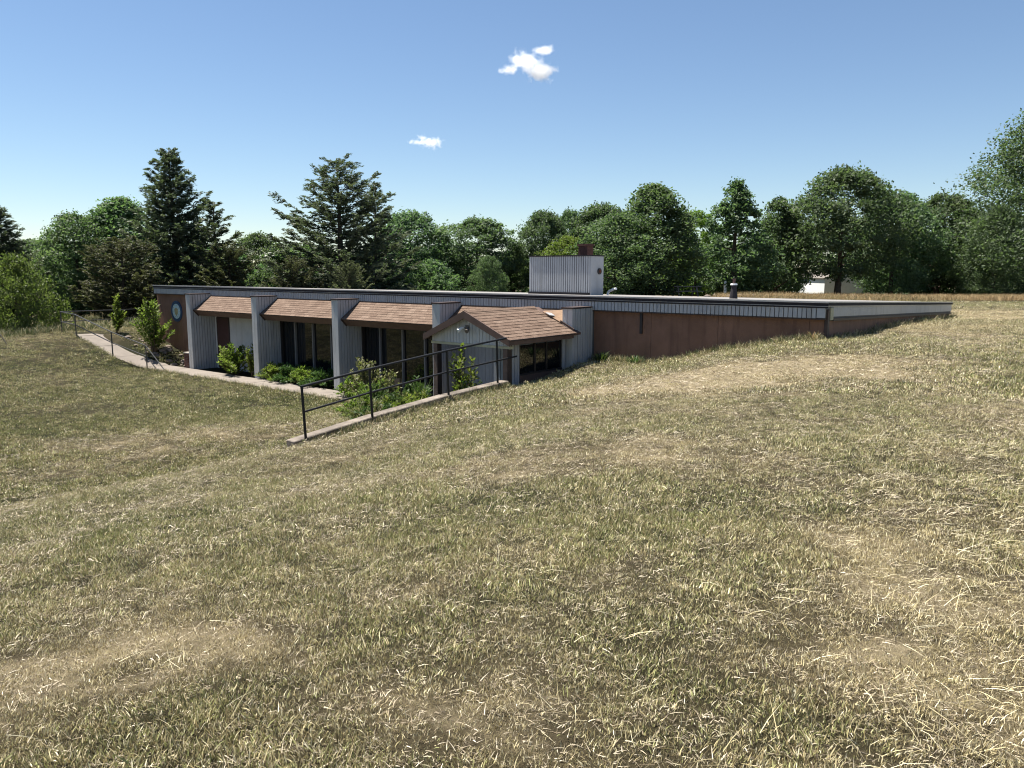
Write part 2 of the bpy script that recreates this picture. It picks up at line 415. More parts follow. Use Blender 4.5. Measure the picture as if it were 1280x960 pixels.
def axis(fine0, fine1, step, lo, hi, extra=()):
    a = list(np.arange(fine0, fine1 + 1e-6, step)); k = step
    while a[-1] < hi: k *= 1.22; a.append(a[-1] + k)
    k = step
    while a[0] > lo: k *= 1.22; a.insert(0, a[0] - k)
    return np.array(sorted(set(np.round(a + list(extra), 4))))
gs = axis(-12, 36, 0.25, -1500, 1500, (7.03, 7.07))
gq = axis(-17, 23, 0.25, -1500, 1500)
GS, GQ = np.meshgrid(gs, gq, indexing='ij')
GX = OX + DV[0] * GS + NV[0] * GQ; GY = OY + DV[1] * GS + NV[1] * GQ
GZ = H(GX, GY)
ni, nj = GS.shape
idx = np.arange(ni * nj).reshape(ni, nj)
quads = np.stack([idx[:-1, :-1], idx[:-1, 1:], idx[1:, 1:], idx[1:, :-1]], -1).reshape(-1, 4)

m, n, l, b = new_mat('dry_lawn_soil')
a = n.new('ShaderNodeAttribute'); a.attribute_name = 'v'
tc = n.new('ShaderNodeTexCoord')
nz = n.new('ShaderNodeTexNoise'); nz.inputs['Scale'].default_value = 9; nz.inputs['Detail'].default_value = 12; nz.inputs['Roughness'].default_value = 0.8
l.new(tc.outputs['Object'], nz.inputs['Vector'])
nf = n.new('ShaderNodeTexNoise'); nf.inputs['Scale'].default_value = 140; nf.inputs['Detail'].default_value = 4; nf.inputs['Roughness'].default_value = 0.7
l.new(tc.outputs['Object'], nf.inputs['Vector'])
ad = n.new('ShaderNodeMath'); ad.operation = 'MULTIPLY_ADD'; ad.inputs[1].default_value = 0.7; l.new(nz.outputs['Fac'], ad.inputs[0])
sb = n.new('ShaderNodeMath'); sb.operation = 'ADD'; sb.inputs[1].default_value = -0.56; l.new(a.outputs['Fac'], sb.inputs[0]); l.new(sb.outputs[0], ad.inputs[2])
col = ramp(n, l, ad.outputs[0], [(0.1, (0.018, 0.020, 0.008)), (0.45, (0.032, 0.028, 0.014)), (0.78, (0.070, 0.056, 0.032)), (1.0, (0.25, 0.205, 0.128))])  # dark stops put the shade between blades and thatch into the soil colour
mr = n.new('ShaderNodeMapRange'); mr.inputs['From Min'].default_value = 0.3; mr.inputs['From Max'].default_value = 0.7; mr.inputs['To Min'].default_value = 0.55; mr.inputs['To Max'].default_value = 1.25
l.new(nf.outputs['Fac'], mr.inputs['Value'])
vm = n.new('ShaderNodeVectorMath'); vm.operation = 'SCALE'; l.new(col, vm.inputs[0]); l.new(mr.outputs[0], vm.inputs['Scale'])
l.new(vm.outputs[0], b.inputs['Base Color']); b.inputs['Roughness'].default_value = 0.95; b.inputs['Specular IOR Level'].default_value = 0.1
bp = n.new('ShaderNodeBump'); bp.inputs['Strength'].default_value = 0.8; bp.inputs['Distance'].default_value = 0.03
l.new(nf.outputs['Fac'], bp.inputs['Height']); l.new(bp.outputs[0], b.inputs['Normal'])
M['soil'] = m

gme = np_mesh('ground', np.stack([GX, GY, GZ], -1).reshape(-1, 3), quads, M['soil'], dryness(GX, GY).ravel(), smooth=True)
ground = link(bpy.data.objects.new('ground', gme)); tag(ground, kind='structure')

# ------------------------------------------------------------------ path along the front
walk_mb = MB()
walk = empty('walkway', (*W(22, 1.5), 0)); tag(walk, kind='structure')
def slab(s0, s1, qi0, qi1, parent, th=0.10, lift=0.0):
    """one cast slab between two stations"""
    g = 0.012; pts = []
    for zz in (-th, 0):
        for (s, qa) in ((s0 + g, qi0[0]), (s1 - g, qi1[0]), (s1 - g, qi1[1]), (s0 + g, qi0[1])):
            x, y = W(s, qa); pts.append((x - walk.location.x, y - walk.location.y, float(ramp_z(s)) + zz + 0.03 + lift))
    MB().hexa(pts).build('slab', M['concrete'], parent, bevel=0.008)
st = list(np.arange(10.4, 28.9, 1.52)) + [28.9, 30.3, 31.7, 33.1, 34.3]
for i in range(len(st) - 1):
    s0, s1 = st[i], st[i + 1]
    if s1 <= 29.0: a0, a1 = (1.06, 2.22), (1.06, 2.22)
    else:
        a0 = (float(ramp_q(s0)) - 1.25, float(ramp_q(s0)) + 0.02); a1 = (float(ramp_q(s1)) - 1.25, float(ramp_q(s1)) + 0.02)
    slab(s0, s1, a0, a1, walk, lift=random.uniform(-0.004, 0.006))

# ------------------------------------------------------------------ the building
BR = math.atan2(-math.cos(TH), math.sin(TH))
bld = empty('low_building', (OX, OY, 0), BR)
tag(bld, 'long flat-roofed brown and grey building set into the grassy slope', 'building')
S0, S1, QB = 0.78, 31.85, -14.8
ZT, ZB = 3.513, 3.145
def rz(q): return ZT + 0.032 * q
PIL = [7.40 + 4.94 * k for k in range(5)]; PW = 0.33; PQ = 1.0

def planks_s(mb, s0, s1, q, z0, z1, pw=0.107, depth=0.026, gap=0.020, zf=None):
    """vertical boards on a face of constant q (outwards +q)"""
    k = max(1, int(round((s1 - s0) / pw))); w = (s1 - s0) / k
    for i in range(k):
        a, c = s0 + i * w + gap / 2, s0 + (i + 1) * w - gap / 2
        za = z1 if zf is None else None
        if zf is None: mb.sbox(a, c, q, q + depth, z0, z1, random.random())
        else:
            ta, tc_ = zf(a), zf(c)
            mb.hexa([(-c, -(q + depth), z0), (-a, -(q + depth), z0), (-a, -q, z0), (-c, -q, z0),
                     (-c, -(q + depth), tc_), (-a, -(q + depth), ta), (-a, -q, ta), (-c, -q, tc_)], random.random())
def planks_q(mb, q0, q1, s, z0, z1, side, pw=0.107, depth=0.026, gap=0.020, ztop=None, zbot=None):
    """vertical boards on a face of constant s; side -1 faces the right end (smaller s)"""
    k = max(1, int(round((q1 - q0) / pw))); w = (q1 - q0) / k
    for i in range(k):
        a, c = q0 + i * w + gap / 2, q0 + (i + 1) * w - gap / 2
        sa, sb_ = (s, s + side * depth); lo, hi = min(sa, sb_), max(sa, sb_)
        t0, t1 = (ztop(a), ztop(c)) if ztop else (z1, z1)
        b0, b1 = (zbot(a), zbot(c)) if zbot else (z0, z0)
        mb.hexa([(-hi, -c, b1), (-lo, -c, b1), (-lo, -a, b0), (-hi, -a, b0),
                 (-hi, -c, t1), (-lo, -c, t1), (-lo, -a, t0), (-hi, -a, t0)], random.random())

# roof slab and its edges
def rpt(s, q, dz): return (-s, -q, rz(q) + dz)
mb = MB()
mb.hexa([rpt(S1, 0.03, -0.16), rpt(S0, 0.03, -0.16), rpt(S0, QB, -0.16), rpt(S1, QB, -0.16),
         rpt(S1, 0.03, 0.0), rpt(S0, 0.03, 0.0), rpt(S0, QB, 0.0), rpt(S1, QB, 0.0)])
roof = mb.build('roof', M['roof'], bld)
def edge_front(name, q0, q1, z0, z1, m_, ext=0.0):
    MB().sbox(S0 - ext, S1 + ext, q0, q1, z0, z1).build(name, m_, roof)
edge_front('roof_edge', 0.032, 0.060, ZT - 0.018, ZT + 0.022, M['metal_edge'], 0.05)
edge_front('edge_band', 0.032, 0.052, ZT - 0.085, ZT - 0.020, M['dark_edge'], 0.045)
edge_front('drip_strip', 0.032, 0.046, ZT - 0.100, ZT - 0.087, M['metal_edge'], 0.04)
edge_front('lower_band', 0.032, 0.050, ZT - 0.135, ZT - 0.102, M['dark_edge'], 0.04)
def edge_side(name, s0, s1, d0, d1, m_):
    mb = MB(); mb.hexa([rpt(s1, 0.03, d0), rpt(s0, 0.03, d0), rpt(s0, QB, d0), rpt(s1, QB, d0),
                        rpt(s1, 0.03, d1), rpt(s0, 0.03, d1), rpt(s0, QB, d1), rpt(s1, QB, d1)]); mb.build(name, m_, roof)
for (sa, sb_) in ((S0 - 0.05, S0 - 0.002), (S1 + 0.002, S1 + 0.05)):
    edge_side('roof_edge', sa, sb_, -0.015, 0.022, M['metal_edge'])
    edge_side('edge_band', sa + 0.006, sb_ - 0.006 if sa > 10 else sb_, -0.075, -0.017, M['dark_edge'])
edge_side('drip_strip', S0 - 0.035, S0 - 0.002, -0.098, -0.078, M['metal_edge'])

# fascia: back board plus its many narrow boards
fas = MB().sbox(S0 + 0.02, S1 - 0.02, -0.10, 0.008, ZB + 0.004, ZT - 0.17).build('fascia', M['siding_back'], bld)
mb = MB(); planks_s(mb, S0 + 0.22, S1, 0.010, ZB, ZT - 0.137, 0.107)
tag(mb.build('fascia_boards', M['siding'], fas), kind='stuff')
MB().sbox(S0 + 0.02, S0 + 0.205, 0.010, 0.042, ZB + 0.01, ZT - 0.137).build('corner_cover', M['siding'], fas)
MB().sbox(S0 + 0.02, S1, -0.09, 0.034, ZB - 0.035, ZB - 0.002).build('fascia_trim', M['trim'], fas)
# right end fascia
mb = MB(); mb.hexa([rpt(S0 + .05, -.45, -.37), rpt(S0 + .002, -.45, -.37), rpt(S0 + .002, QB, -.37), rpt(S0 + .05, QB, -.37),
                    rpt(S0 + .05, -.45, -.162), rpt(S0 + .002, -.45, -.162), rpt(S0 + .002, QB, -.162), rpt(S0 + .05, QB, -.162)])
efas = mb.build('end_fascia', M['siding_back'], bld)
mb = MB(); planks_q(mb, QB, -0.45, S0, 0, 0, -1, 0.15, 0.014, 0.006, ztop=lambda q: rz(q) - 0.10, zbot=lambda q: rz(q) - 0.33)
tag(mb.build('fascia_boards', M['siding'], efas), kind='stuff')
mb = MB(); mb.hexa([rpt(S0 + .05, -.45, -.43), rpt(S0 - .03, -.45, -.43), rpt(S0 - .03, QB, -.43), rpt(S0 + .05, QB, -.43),
                    rpt(S0 + .05, -.45, -.372), rpt(S0 - .03, -.45, -.372), rpt(S0 - .03, QB, -.372), rpt(S0 + .05, QB, -.372)])
mb.build('fascia_trim', M['trim'], efas)
MB().sbox(S0 - 0.035, S0 + 0.10, -0.42, -0.22, 3.09, 3.39).build('corner_post', M['cream'], bld, bevel=0.01)
MB().sbox(S0 - 0.02, S0 + 0.06, -0.20, -0.06, 2.2, 3.34).build('downspout', M['trim'], bld, bevel=0.01)

# brown walls, panel by panel
def wall_panel(s0, s1, q0, q1, z0, z1, m_=None, name='wall_panel'):
    return MB().sbox(s0, s1, q0, q1, z0, z1).build(name, m_ or M['brown'], bld)
cuts = [S0 + 0.06, 1.18, 3.42, 5.3, PIL[0] - 0.004]
for a_, c_ in zip(cuts[:-1], cuts[1:]): wall_panel(a_ + .004, c_ - .004, -0.30, -0.10, 0.8, ZB - 0.04)
wall_panel(S0 + 0.05, PIL[0], -0.34, -0.302, 0.8, ZB - 0.05, M['dframe'], 'wall_backing')
for k, a_ in enumerate(np.arange(QB, -0.35, 2.41)):
    c_ = min(a_ + 2.41, -0.31)
    mb = MB(); mb.hexa([(-(S0 + .25), -c_, 1.2), (-(S0 + .04), -c_, 1.2), (-(S0 + .04), -(a_ + .006), 1.2), (-(S0 + .25), -(a_ + .006), 1.2),
                        (-(S0 + .25), -c_, rz(c_) - .435), (-(S0 + .04), -c_, rz(c_) - .435), (-(S0 + .04), -(a_ + .006), rz(a_) - .435), (-(S0 + .25), -(a_ + .006), rz(a_) - .435)])
    mb.build('wall_panel', M['brown'], bld)
wall_panel(PIL[4] + PW * 0 + 0.002, 29.6, -0.30, -0.10, -0.3, ZB - 0.04)
wall_panel(29.608, S1, -0.30, -0.10, -0.3, ZB - 0.04)
wall_panel(S1 - 0.2, S1 - 0.002, QB, -0.302, -0.3, 2.6)
wall_panel(S0 + 0.3, S1 - 0.25, QB - 0.0, QB + 0.2, 0.5, 2.6)
# downpipe stain plate on the brown wall
MB().sbox(5.55, 5.62, -0.098, -0.05, 2.55, ZB - 0.04).build('scupper', M['dframe'], bld)

# pillars between the bays
for k, sp in enumerate(PIL):
    s0, s1 = sp - PW, sp
    core = MB().sbox(s0 + 0.02, s1 - 0.02, -0.098, PQ - 0.02, -0.2, 3.2).build('pillar', M['siding_back'], bld)
    mb = MB()
    planks_q(mb, -0.095 if k != 0 else 0.012, PQ - 0.002, s0 + 0.02, -0.2, 3.2, -1, 0.125)
    planks_q(mb, -0.095, PQ - 0.002, s1 - 0.02, -0.2, 3.2, 1, 0.125)
    tag(mb.build('pillar_boards', M['siding'], core), kind='stuff')
    MB().sbox(s0 + 0.004, (s0 + s1) / 2 - 0.004, PQ - 0.018, PQ + 0.004, -0.2, 3.2).build('front_board', M['siding_white'], core)
    MB().sbox((s0 + s1) / 2 + 0.004, s1 - 0.004, PQ - 0.018, PQ + 0.004, -0.2, 3.2).build('front_board', M['siding_white'], core)
    MB().sbox(s0 - 0.02, s1 + 0.02, 0.062 if k else 0.062, PQ + 0.03, 3.203, 3.245).build('cap', M['trim'], core)

# shingled surface: courses of staggered tabs on a sloping quad
def shingles(mb, p0, u, v, n_course, tab, th=0.012, skip=None, wave=0.006):
    p0 = Vector(p0); u = Vector(u); v = Vector(v); L = u.length; ud = u.normalized(); vd = v.normalized(); nrm = ud.cross(vd)
    if nrm.z < 0: nrm = -nrm
    step = v.length / n_course
    for c in range(n_course):
        x = -random.random() * tab
        base = 0.22 + random.random() * 0.2
        while x < L - 1e-4:
            w = tab * random.uniform(0.7, 1.3); a_, e_ = max(0, x), min(L, x + w - 0.006); x += w
            if e_ - a_ < 0.02: continue
            if skip and skip((a_ + e_) / 2 / L, c / n_course): continue
            t0 = v.length * c / n_course - 0.0; t1 = min(v.length + 0.02, t0 + step * 1.12)
            lift0 = 0.004; lift1 = th + random.uniform(0, wave)
            A = p0 + ud * a_ + vd * t0; B = p0 + ud * e_ + vd * t0; C = p0 + ud * e_ + vd * t1; D = p0 + ud * a_ + vd * t1
            val = min(1, max(0, base + random.random() * 0.45))
            mb.hexa([A, B, C, D, A + nrm * lift0, B + nrm * lift0, C + nrm * lift1, D + nrm * lift1], val)

# awnings over the bays
def awning(s0, s1, parent=bld):
    prof = [(0.036, 3.10), (0.85, 2.545), (0.62, 2.30), (0.036, 2.30)]
    core = MB().prism([(-s1 + 0.0, -q, z) for q, z in prof], (s1 - s0, 0, 0)).build('awning', M['soffit'], parent)
    mb = MB(); shingles(mb, (-s1 + 0.0, -0.034, 3.112), (s1 - s0, 0, 0), (0, -0.83, -0.566), 8, 0.30)
    tag(mb.build('shingles', M['shingle'], core), kind='stuff')
    # raking trims at both ends and the eave strip
    for sa in (s0 + 0.001, s1 - 0.036):
        MB().prism([(-(sa + .035), -0.036, 3.128), (-(sa + .035), -0.875, 2.556), (-(sa + .035), -0.885, 2.51), (-(sa + .035), -0.66, 2.275), (-(sa + .035), -0.64, 2.32), (-(sa + .035), -0.82, 2.52), (-(sa + .035), -0.036, 3.06)],
                   (0.035, 0, 0)).build('rake_trim', M['trim'], core)
    MB().sbox(s0 + .04, s1 - .04, 0.852, 0.870, 2.515, 2.545).build('eave_trim', M['trim'], core)
    MB().sbox(s0 + .002, s1 - .002, 0.036, 0.06, 3.112, 3.14).build('top_flashing', M['trim'], core)
    return core
for k in (1, 2, 3): awning(PIL[k] + 0.003, PIL[k + 1] - PW - 0.003)
aw4 = awning(PIL[0] + 0.003, PIL[1] - PW - 0.003)

# windows in two bays (three panes each), siding and door in the far bay
def glazed_bay(s0, s1, cutsx):
    fr = MB()
    z0, z1 = 0.16, 2.302
    fr.sbox(s0, s1, -0.25, -0.03, -0.2, z0); fr.sbox(s0, s1, -0.25, -0.03, z1 - 0.06, z1 + 0.7)
    fr.sbox(s0, s0 + 0.06, -0.25, -0.03, z0, z1 - 0.06); fr.sbox(s1 - 0.06, s1, -0.25, -0.03, z0, z1 - 0.06)
    f = fr.build('window', M['dframe'], bld)
    cs = [s0 + 0.06] + list(cutsx) + [s1 - 0.06]
    for a_, c_ in zip(cs[:-1], cs[1:]):
        MB().sbox(a_ + 0.032, c_ - 0.032, -0.13, -0.11, z0 + 0.03, z1 - 0.09).build('pane', M['glass'], f)
        MB().sbox(a_, c_, -0.16, -0.07, z0, z0 + 0.03).build('pane_rail', M['dframe'], f)
        MB().sbox(a_, c_, -0.16, -0.07, z1 - 0.09, z1 - 0.06).build('pane_rail', M['dframe'], f)
    for c_ in cutsx: MB().sbox(c_ - 0.032, c_ + 0.032, -0.16, -0.03, z0 + 0.03, z1 - 0.09).build('mullion', M['mullion'], f)
glazed_bay(PIL[1] + .002, PIL[2] - PW - .002, (13.75, 14.83, 15.98))
glazed_bay(PIL[2] + .002, PIL[3] - PW - .002, (18.70, 19.81, 20.93))
s0, s1 = PIL[3] + .002, PIL[4] - PW - .002
wl_ = MB().sbox(s0, s1, -0.30, -0.12, -0.2, 2.9).build('recessed_wall', M['siding_back'], bld)
mb = MB(); planks_s(mb, s0, 25.66, -0.118, -0.1, 2.30, 0.15, 0.018, 0.008)
planks_s(mb, 26.66, s1, -0.118, -0.1, 2.30, 0.15, 0.018, 0.008); tag(mb.build('wall_boards', M['siding_white'], wl_), kind='stuff')
dr = MB().sbox(25.74, 26.60, -0.115, -0.085, 0.03, 2.14).build('door', M['door'], bld)
mb = MB(); mb.sbox(25.67, 25.735, -0.118, -0.075, 0, 2.2); mb.sbox(26.605, 26.655, -0.118, -0.075, 0, 2.2); mb.sbox(25.735, 26.605, -0.118, -0.075, 2.142, 2.2); mb.build('door_frame', M['trim'], dr)
MB().tube([(-25.83, 0.085, 1.02), (-25.83, 0.03, 1.02), (-25.95, 0.03, 1.02)], 0.014).build('handle', M['metal_edge'], dr)
wl4 = MB().sbox(PIL[0] + .002, PIL[1] - PW - .002, -0.30, -0.12, -0.2, 2.9).build('recessed_wall', M['siding_back'], bld)
mb = MB(); planks_s(mb, PIL[0] + .002, PIL[1] - PW - .002, -0.118, -0.1, 2.30, 0.15, 0.018, 0.008); tag(mb.build('wall_boards', M['siding'], wl4), kind='stuff')

# gabled porch in front of the near bay
EA, EB, RG, ZR, ZE, QF, QBK = 6.93, 9.78, 8.36, 3.215, 2.575, 3.86, 0.80
porch_mb = MB()
porch_mb.sbox(7.27, 7.33, 1.06, 3.36, 0.0, 1.62); porch_mb.sbox(7.27, 7.33, 1.06, 1.22, 1.62, 2.48); porch_mb.sbox(7.27, 7.33, 3.06, 3.36, 1.62, 2.48); porch_mb.sbox(7.27, 7.33, 1.22, 3.06, 2.38, 2.48)
porch_mb.sbox(7.335, 9.52, 1.30, 1.38, -0.1, 2.40)
porch = porch_mb.build('porch', M['siding_back'], bld)
mb = MB(); planks_s(mb, 7.34, 9.50, 1.382, -0.1, 2.40, 0.13)
planks_q(mb, 1.07, 1.215, 7.268, 0.9, 2.42, -1, 0.1); planks_q(mb, 3.065, 3.36, 7.268, 0.9, 2.42, -1, 0.1)
planks_q(mb, 1.41, 3.36, 7.332, -0.1, 2.38, 1, 0.13)
tag(mb.build('porch_boards', M['siding'], porch), kind='stuff')
for a_, c_ in ((1.25, 1.86), (1.92, 2.36), (2.42, 3.03)):
    MB().sbox(7.285, 7.305, a_, c_, 1.65, 2.36).build('pane', M['glass'], porch)
for a_ in (1.22, 1.86, 2.36, 3.03):
    MB().sbox(7.262, 7.32, a_, a_ + (0.03 if a_ in (1.22, 3.03) else 0.06), 1.622, 2.378).build('mullion', M['dframe'], porch)
MB().sbox(7.235, 7.268, 1.22, 3.06, 0.9, 1.598).build('shade_board', M['soffit'], porch)  # brown strip stands in for the dark shade below the porch windows
MB().sbox(7.24, 7.325, 1.225, 3.055, 1.60, 1.64).build('sill', M['dframe'], porch)
# roof slopes
def rf(s): return ZR - (ZR - ZE) * abs(s - RG) / (RG - EA)
core = MB()
core.prism([(-EA, -QF, rf(EA) - .06), (-RG, -QF, ZR - .06), (-EB, -QF, rf(EB) - .06), (-EB, -QF, rf(EB)), (-RG, -QF, ZR), (-EA, -QF, rf(EA))], (0, QF - QBK, 0))
pr = core.build('porch_roof', M['soffit'], bld)
mb = MB()
shingles(mb, (-RG, -QF, ZR + .002), (0, QF - 1.05, 0), (RG - EA + 0.02, 0, -(ZR - ZE) - .01), 11, 0.28)
shingles(mb, (-RG, -QF, ZR + .002), (0, QF - 1.05, 0), (-(EB - RG) - .02, 0, -(ZR - rf(EB)) - .01), 11, 0.28)
tag(mb.build('shingles', M['shingle'], pr), kind='stuff')
mb = MB(); mb.prism([(-RG + .10, -QF - .0, ZR - .02), (-RG, -QF, ZR + .03), (-RG - .10, -QF, ZR - .02), (-RG, -QF, ZR + .012)], (0, QF - 1.0, 0)); mb.build('ridge_cap', M['shingle'], pr)
for (sa, name) in ((EA, 'rake_board'), (EB, 'rake_board')):
    sg = 1 if sa < RG else -1
    mb = MB(); mb.prism([(-RG, -QF - .002, ZR + .015), (-sa + sg * .03, -QF - .002, rf(sa) + .005), (-sa + sg * .03, -QF - .002, rf(sa) - .15), (-RG, -QF - .002, ZR - .175)], (0, -0.045, 0)); mb.build(name, M['soffit'], pr)
MB().sbox(EA - .035, EA - .002, 1.18, QF, ZE - .13, ZE - .012).build('eave_board', M['soffit'], pr)
MB().sbox(EB + .002, EB + .035, 1.05, QF, rf(EB) - .13, rf(EB) - .012).build('eave_board', M['soffit'], pr)
MB().sbox(EA - .06, EA - .036, 1.15, QF - .01, ZE - .03, ZE + .004).build('drip_edge', M['trim'], pr)
# gable face of vertical boards
QG = 3.70
gab = MB().prism([(-7.02, -QG + .03, 2.40), (-RG, -QG + .03, 2.40), (-9.70, -QG + .03, 2.40), (-9.70, -QG + .03, rf(9.7) - .07), (-RG, -QG + .03, ZR - .07), (-7.02, -QG + .03, rf(7.02) - .07)], (0, .03, 0)).build('gable', M['siding_back'], bld)
mb = MB(); planks_s(mb, 7.03, RG, QG - .028, 2.40, 0, 0.112, 0.02, 0.012, zf=lambda s: rf(s) - .07); planks_s(mb, RG, 9.69, QG - .028, 2.40, 0, 0.112, 0.02, 0.012, zf=lambda s: rf(s) - .07)
tag(mb.build('gable_boards', M['siding_white'], gab), kind='stuff')
MB().sbox(7.02, 9.70, QG - .12, QG + .012, 2.335, 2.398).build('beam', M['cream'], gab)
def post(s, q, z0):
    MB().sbox(s - .075, s + .075, q - .075, q + .075, z0, 2.333).build('post', M['post_wood'], gab, bevel=0.008)
    MB().sbox(s - .09, s - .077, q - .08, q + .08, z0, 2.333).build('post_edge', M['trim'], gab)
post(9.56, QG - .06, 0.0); post(7.18, QG - .06, 0.2)
# torn corner where porch and awning meet
mb = MB()
mb.prism([(-8.02, -1.06, 3.09), (-7.43, -1.06, 2.83), (-7.43, -0.20, 2.99), (-7.75, -0.14, 3.13)], (0, 0, 0.02)); mb.build('bare_plywood', M['ply'], pr)
mb = MB(); mb.prism([(-7.90, -1.10, 3.08), (-7.74, -1.12, 3.01), (-7.66, -0.98, 2.99), (-7.80, -0.96, 3.06)], (0, 0, 0.015)); mb.build('torn_flashing', M['metal_edge'], pr)
mb = MB(); mb.prism([(-7.43, -1.06, 2.84), (-6.98, -1.06, 2.625), (-6.98, -1.02, 2.625), (-7.43, -1.02, 2.84)], (0, 0, 0.05)); mb.build('roof_edge', M['trim'], pr)

# roof top: clad box, chimney, vent stack, pipe
pz = rz(-6.4)
ph = MB().sbox(11.10, 13.90, -6.85, -6.0, pz - .05, 4.74).build('roof_box', M['siding_back'], bld)
mb = MB(); planks_s(mb, 11.10, 13.90, -5.998, pz + .10, 4.74, 0.10, 0.03, 0.030); planks_q(mb, -6.85, -5.968, 11.098, pz - .04, 4.74, -1, 0.30, 0.018, 0.004); planks_q(mb, -6.85, -5.98, 13.902, pz - .04, 4.74, 1, 0.10)
tag(mb.build('box_boards', M['siding'], ph), kind='stuff')
MB().sbox(11.05, 13.95, -6.9, -5.94, 4.742, 4.785).build('box_cap', M['dark_edge'], ph)
MB().sbox(11.12, 13.92, -5.964, -5.90, pz - .03, pz + .095).build('base_flashing', M['dark_edge'], ph)
mb = MB(); c0 = (-11.06, 6.54, 4.19)
mb.tube([(-11.082, 6.54, 4.19), (-11.03, 6.54, 4.19)], 0.115, 16); mb.build('round_vent', M['dframe'], ph)
mb = MB(); mb.tube([(-11.04, 6.54, 4.19), (-11.015, 6.54, 4.19)], 0.06, 12); mb.build('vent_cover', M['rust'], ph)
chm = MB().sbox(12.08, 12.50, -7.65, -7.25, rz(-7.4) - .05, 5.16).build('chimney', M['brick'], bld)
MB().sbox(12.04, 12.54, -7.69, -7.21, 5.162, 5.24).build('chimney_cap', M['brick'], chm)
vs = MB(); vz = rz(-5)
vs.tube([(-5.14, 5, vz - .02), (-5.14, 5, vz + .10), (-5.14, 5, vz + .30), (-5.14, 5, vz + .42)], [0.13, 0.12, 0.085, 0.08], 12)
vst = vs.build('vent_stack', M['dark_edge'], bld, smooth=False)
MB().tube([(-5.14, 5, vz + .421), (-5.14, 5, vz + .47)], [0.11, 0.10], 12).build('vent_collar', M['white'], vst)
MB().tube([(-5.14, 5, vz + .471), (-5.14, 5, vz + .56), (-5.14, 5, vz + .62)], [0.04, 0.04, 0.06], 12).build('vent_cap', M['door'], vst)
pz2 = rz(-6.9)
MB().tube([(-10.95, 6.95, pz2 + .02), (-10.9, 6.95, pz2 + .14), (-10.6, 6.8, pz2 + .24), (-10.45, 6.75, pz2 + .26)], 0.045, 8).build('roof_pipe', M['white'], bld)

# ------------------------------------------------------------------ things fixed to or standing by the building
def local_thing(name, s, q, z, label, cat):
    x, y = W(s, q); o = empty(name, (x, y, z), BR); tag(o, label, cat); return o
em = local_thing('round_emblem', 30.03, -0.098, 2.345, 'round blue and white emblem disc on the far brown wall', 'emblem')
def disc(name, r, y0, y1, m_, par, seg=40, ri=None):
    mb = MB()
    if ri is None: mb.tube([(0, y0, 0), (0, y1, 0)], r, seg)
    else:
        for k in range(seg):
            a0, a1 = 2 * math.pi * k / seg, 2 * math.pi * (k + 1) / seg; P = []
            for yy in (y0, y1):
                for (rr, aa) in ((ri, a0), (r, a0), (r, a1), (ri, a1)): P.append((math.cos(aa) * rr, yy, math.sin(aa) * rr))
            mb.hexa(P)
    return mb.build(name, m_, par)
disc('backing_disc', 0.485, 0, -0.03, M['blue'], em)
disc('outer_ring', 0.485, -0.031, -0.042, M['blue'], em, ri=0.40)
disc('inner_disc', 0.345, -0.031, -0.040, M['cyan'], em)
mb = MB()
mb.prism([(-.16, -.041, .10), (0, -.041, .17), (.16, -.041, .10), (.13, -.041, -.10), (0, -.041, -.22), (-.13, -.041, -.10)], (0, -.008, 0)); mb.build('shield', M['tan'], em)
mb = MB()
for k in range(10):
    a0 = 2 * math.pi * k / 10; mb = MB(); mb.box(math.cos(a0) * .27 - .018, math.cos(a0) * .27 + .018, -.048, -.041, math.sin(a0) * .27 - .018, math.sin(a0) * .27 + .018)
    mb.build('ring_mark', M['tan'], em)

fl = local_thing('floodlight', 8.42, QG - 0.006, 2.80, 'twin white floodlight on the porch gable', 'lamp')
MB().box(-.06, .06, -.02, 0, -.06, .06).build('bracket', M['wood'], fl)
for sx in (-1, 1):
    mb = MB(); mb.tube([(0, -.02, 0), (sx * .09, -.07, -.01)], .012); hd = mb.build('arm', M['wood'], fl)
    mb = MB(); mb.tube([(sx * .08, -.06, .0), (sx * .11, -.10, -.02), (sx * .15, -.20, -.08)], [.022, .035, .055], 10); mb.build('lamp_head', M['white'] if sx < 0 else M['wood'], fl)

bp_ = local_thing('brick_pier', 27.42, 0.80, 0.0, 'low brick pier against the far pillar', 'pier')
core = MB().box(-.17, .17, -.19, .19, -.05, .62).build('mortar', M['stone'], bp_)
bm_ = MB().box(0, .165, 0, .09, 0, .062).mesh('brick', M['brick'])
for c in range(9):
    for fx, fy, rot in ((-.178, -.20, 0), (.013, -.20, 0), (.182, -.18, 1), (.182, .01, 1)):
        o = bpy.data.objects.new('brick', bm_); o.location = (fx + (random.random() - .5) * .004, fy, 0.0 + c * .071)
        if rot: o.rotation_euler = (0, 0, math.pi / 2); o.location.x += .016
        link(o, bp_)
MB().box(-.20, .20, -.215, .215, .64, .69).build('cap', M['stone'], bp_)

ub = local_thing('utility_box', PIL[3] + 0.30, 0.25, 0.0, 'pale utility box behind the bush by the second pillar', 'box')
MB().box(-.16, .16, -.12, .12, 0.35, 0.85).build('cabinet', M['white'], ub, bevel=0.01)
MB().box(-.17, .17, -.13, .13, .852, .88).build('lid', M['white'], ub)
MB().box(-.05, .05, -.04, .04, -0.05, 0.35).build('stand', M['wood'], ub)

